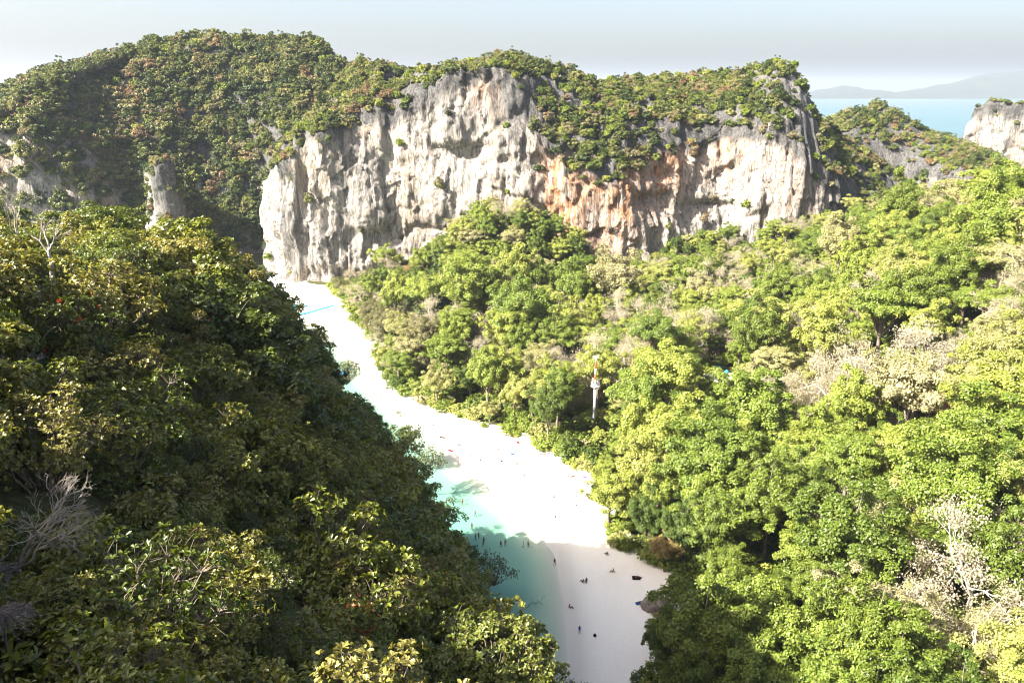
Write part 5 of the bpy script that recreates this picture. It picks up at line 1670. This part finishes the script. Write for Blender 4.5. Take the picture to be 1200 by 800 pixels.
B_ = 'on the sunny beach'
people = [
    (649, 583, 'sit', 0, 'red', 0, 0.6, 'person in red swimwear sitting on the open sand near the forest edge'),
    (649, 589, 'sit', 2, 'black', 0, 2.4, 'dark haired person in black sitting just beside the one in red swimwear'),
    (676, 582, 'sit', 0, 'navy', 1, 1.4, 'person in navy sitting under the trees near the round leaning tree'),
    (675, 593, 'sit', 0, 'pink', 1, 0.2, 'person in pink sitting by the leaves of the round leaning tree'),
    (651, 610, 'stand', 2, 'black', 0, 3.4, 'tanned person in black standing on the sand with a long shadow'),
    (656, 609, 'stand', 1, 'black', 0, 2.0, 'fair person standing beside the tanned one in black'),
    (671, 630, 'prone', 1, 'pink', 1, 1.9, 'person lying below the round leaning tree'),
    (650, 662, 'walk', 0, 'red', 0, 2.7, 'person in red swimwear walking at the edge of the shade by the water'),
    (683, 682, 'sit', 0, 'black', 0, 0.9, 'person in black sitting in the shade next to a companion'),
    (687, 681, 'sit', 2, 'red', 0, 2.9, 'person in dark red sitting close beside a companion in the shade'),
    (718, 670, 'sit', 0, 'orange', 0, 1.8, 'person in orange sitting alone in the shade below the rusty tree'),
    (668, 712, 'sit', 0, 'red', 0, 4.4, 'person in red sitting in the shade near the water line'),
    (679, 742, 'shirt', 1, 'blue', 0, 3.0, 'person in a pale blue shirt standing in the shade'),
    (711, 650, 'sit', 2, 'black', 0, 0.6, 'small figure in black sitting at the edge of the shade'),
    (505, 498, 'sit', 0, 'orange', 0, 0.7, 'person in orange sitting near the forest edge with a friend in black'),
    (508, 499, 'sit', 2, 'black', 0, 2.7, 'person in black sitting near the forest edge with a friend in orange'),
    (512, 496, 'stand', 2, 'black', 0, 2.2, 'person in black standing near the forest edge'),
    (533, 508, 'shirt', 1, 'white', 1, 1.2, 'person in white standing on the bright sand'),
    (549, 506, 'sit', 1, 'white', 0, 2.2, 'person in white sitting beside a standing person in red'),
    (551, 505, 'walk', 0, 'red', 0, 1.2, 'person in red walking up the beach'),
    (553, 523, 'stand', 2, 'black', 0, 2.9, 'dark tanned person in black standing with a friend in green'),
    (557, 523, 'stand', 1, 'green', 1, 0.5, 'fair person in green standing with a friend in black'),
    (551, 534, 'sit', 1, 'navy', 0, 1.9, 'person in navy sitting below the standing pair'),
    (537, 543, 'walk', 0, 'orange', 0, 4.5, 'person in orange walking along the wet sand'),
    (563, 540, 'sit', 0, 'black', 0, 0.4, 'person in black sitting beside a bag'),
    (566, 540, 'sit', 0, 'red', 1, 2.6, 'person in red sitting with a friend in black near the water'),
    (570, 538, 'shirt', 1, 'white', 1, 1.5, 'person in a white shirt standing near the water'),
    (573, 539, 'stand', 1, 'grey', 1, 2.2, 'person in grey standing near the water beside a white shirt'),
    (573, 556, 'stand', 0, 'red', 0, 3.9, 'lone tanned person in red standing at the water edge'),
    (584, 527, 'sit', 0, 'orange', 0, 1.0, 'person in orange sitting in the middle of the beach'),
    (589, 530, 'sit', 0, 'pink', 1, 2.0, 'person in pink sitting in the middle of the beach'),
    (605, 543, 'lie', 0, 'black', 0, 1.0, 'person in black sunbathing first in a row of three'),
    (608, 545, 'prone', 0, 'red', 0, 1.0, 'person in red sunbathing in the middle of a row of three'),
    (611, 543, 'prone', 2, 'navy', 0, 1.0, 'person in navy sunbathing last in a row of three'),
    (614, 557, 'prone', 0, 'red', 0, 2.1, 'person sunbathing alone on the open sand below the row of three'),
    (597, 511, 'sit', 0, 'red', 0, 1.2, 'person in red sitting in the group by the weathered log'),
    (600, 513, 'sit', 2, 'black', 0, 2.9, 'person in black sitting in the group by the weathered log'),
    (600, 508, 'stand', 0, 'orange', 0, 0.9, 'person in orange standing in the group by the weathered log'),
    (600, 518, 'sit', 2, 'navy', 0, 1.2, 'person in navy sitting just below the group by the log'),
    (615, 510, 'lie', 1, 'pink', 1, 1.9, 'person in pink lying near the trees beside the group'),
    (634, 532, 'lie', 0, 'pink', 1, 1.5, 'person lying at the forest edge beside the grey log'),
    (669, 559, 'prone', 0, 'red', 0, 1.5, 'person in red lying at the foot of the trees'),
    (672, 558, 'lie', 0, 'black', 0, 1.5, 'person in black lying beside one in red at the foot of the trees'),
    (447, 467, 'stand', 0, 'black', 0, 1.5, 'person in black standing by the feathery trees'),
    (411, 375, 'stand', 0, 'red', 0, 1.5, 'far person in red standing near the feathery trees by the jetty'),
    (385, 355, 'stand', 2, 'black', 0, 1.5, 'far person in black standing beyond the jetty'),
    (366, 350, 'stand', 0, 'navy', 0, 1.5, 'far person in navy standing behind the jetty'),
    (520, 513, 'lie', 0, 'black', 0, 1.3, 'person in black lying on a dark towel'),
]
for q in people: person(*q)
swimmers = [(542, 592), (523, 592), (557, 605), (553, 620), (557, 633), (561, 631), (567, 637), (566, 641), (587, 641), (592, 640), (613, 642), (619, 641), (494, 570)]
sw_c = ['red', 'black', 'blue', 'pink', 'orange', 'black', 'red', 'navy', 'black', 'pink', 'white', 'green', 'red']
for k, (px, py) in enumerate(swimmers):
    lab = {8: 'person in black wading beside another in pink', 9: 'person in pink wading beside another in black', 10: 'person in white wading in the palest shallows', 11: 'person in green wading in the palest shallows', 12: 'bather far out by the leaning tree'}.get(k, f'bather in {sw_c[k]} wading in the turquoise shallows')
    p0 = gnd(px, py, 0.3)
    person(px, py, 'stand' if k % 2 else 'walk', k % 2, sw_c[k], k % 2, 1.1 * k, lab, max(0.0, -0.95 - p0[2]))
towel(601, 532, 'blue', 0.9, 'bright blue towel spread on the open sand')
towel(607, 518, 'red', 0.3, 'red towel on the sand by the group under the trees')
towel(528, 528, 'red', 0.8, 'red towel spread near the wet sand')
towel(539, 521, 'grey', 1.3, 'grey towel spread on the open sand', 1.3, 1.8)
towel(519, 512.5, 'black', 1.3, 'dark towel under the person in black', 1.1, 2.0)
towel(687, 559, 'purple', 1.4, 'purple towel at the foot of the trees')
towel(747, 677, 'black', 1.5, 'black beach mat in the shade below the rusty tree', 1.4, 2.1, 'beach_mat')
person(747, 676.5, 'lie', 0, 'red', 0, 1.5, 'person in red lying on the black mat in the shade', 0.05)
towel(751, 706, 'blue', 1.9, 'blue towel laid out beside the grey boulder', 0.9, 2.2)
person(752, 705, 'prone', 0, 'blue', 0, 5.0, 'person in blue lying face down on the blue towel by the boulder', 0.05)

def bag(px, py, cloth, label):
    p = gnd(px, py)
    s = Soup()
    s.lathe([(0.0, 0.0), (0.26, 0.0), (0.30, 0.08), (0.29, 0.28), (0.22, 0.40), (0.10, 0.44), (0.0, 0.44)], 12)
    e = thing('beach_bag', label, 'bag', None, tuple(p))
    obj('body', s.mesh('bag_body', [CLM[cloth]], True), e)
    s = Soup(); t_ = np.linspace(0, math.pi, 9)
    s.tube(np.stack([0.2 * np.cos(t_), np.zeros(9), 0.40 + 0.22 * np.sin(t_)], 1), np.full(9, 0.018), 5)
    obj('handle', s.mesh('bag_handle', [CLM[cloth]]), e)
bag(697, 745, 'black', 'small black bag standing alone on the shaded sand')
bag(588, 541, 'navy', 'small navy bag on the sand beside the seated pair')
bag(603, 512, 'red', 'red bag by the group at the weathered log')
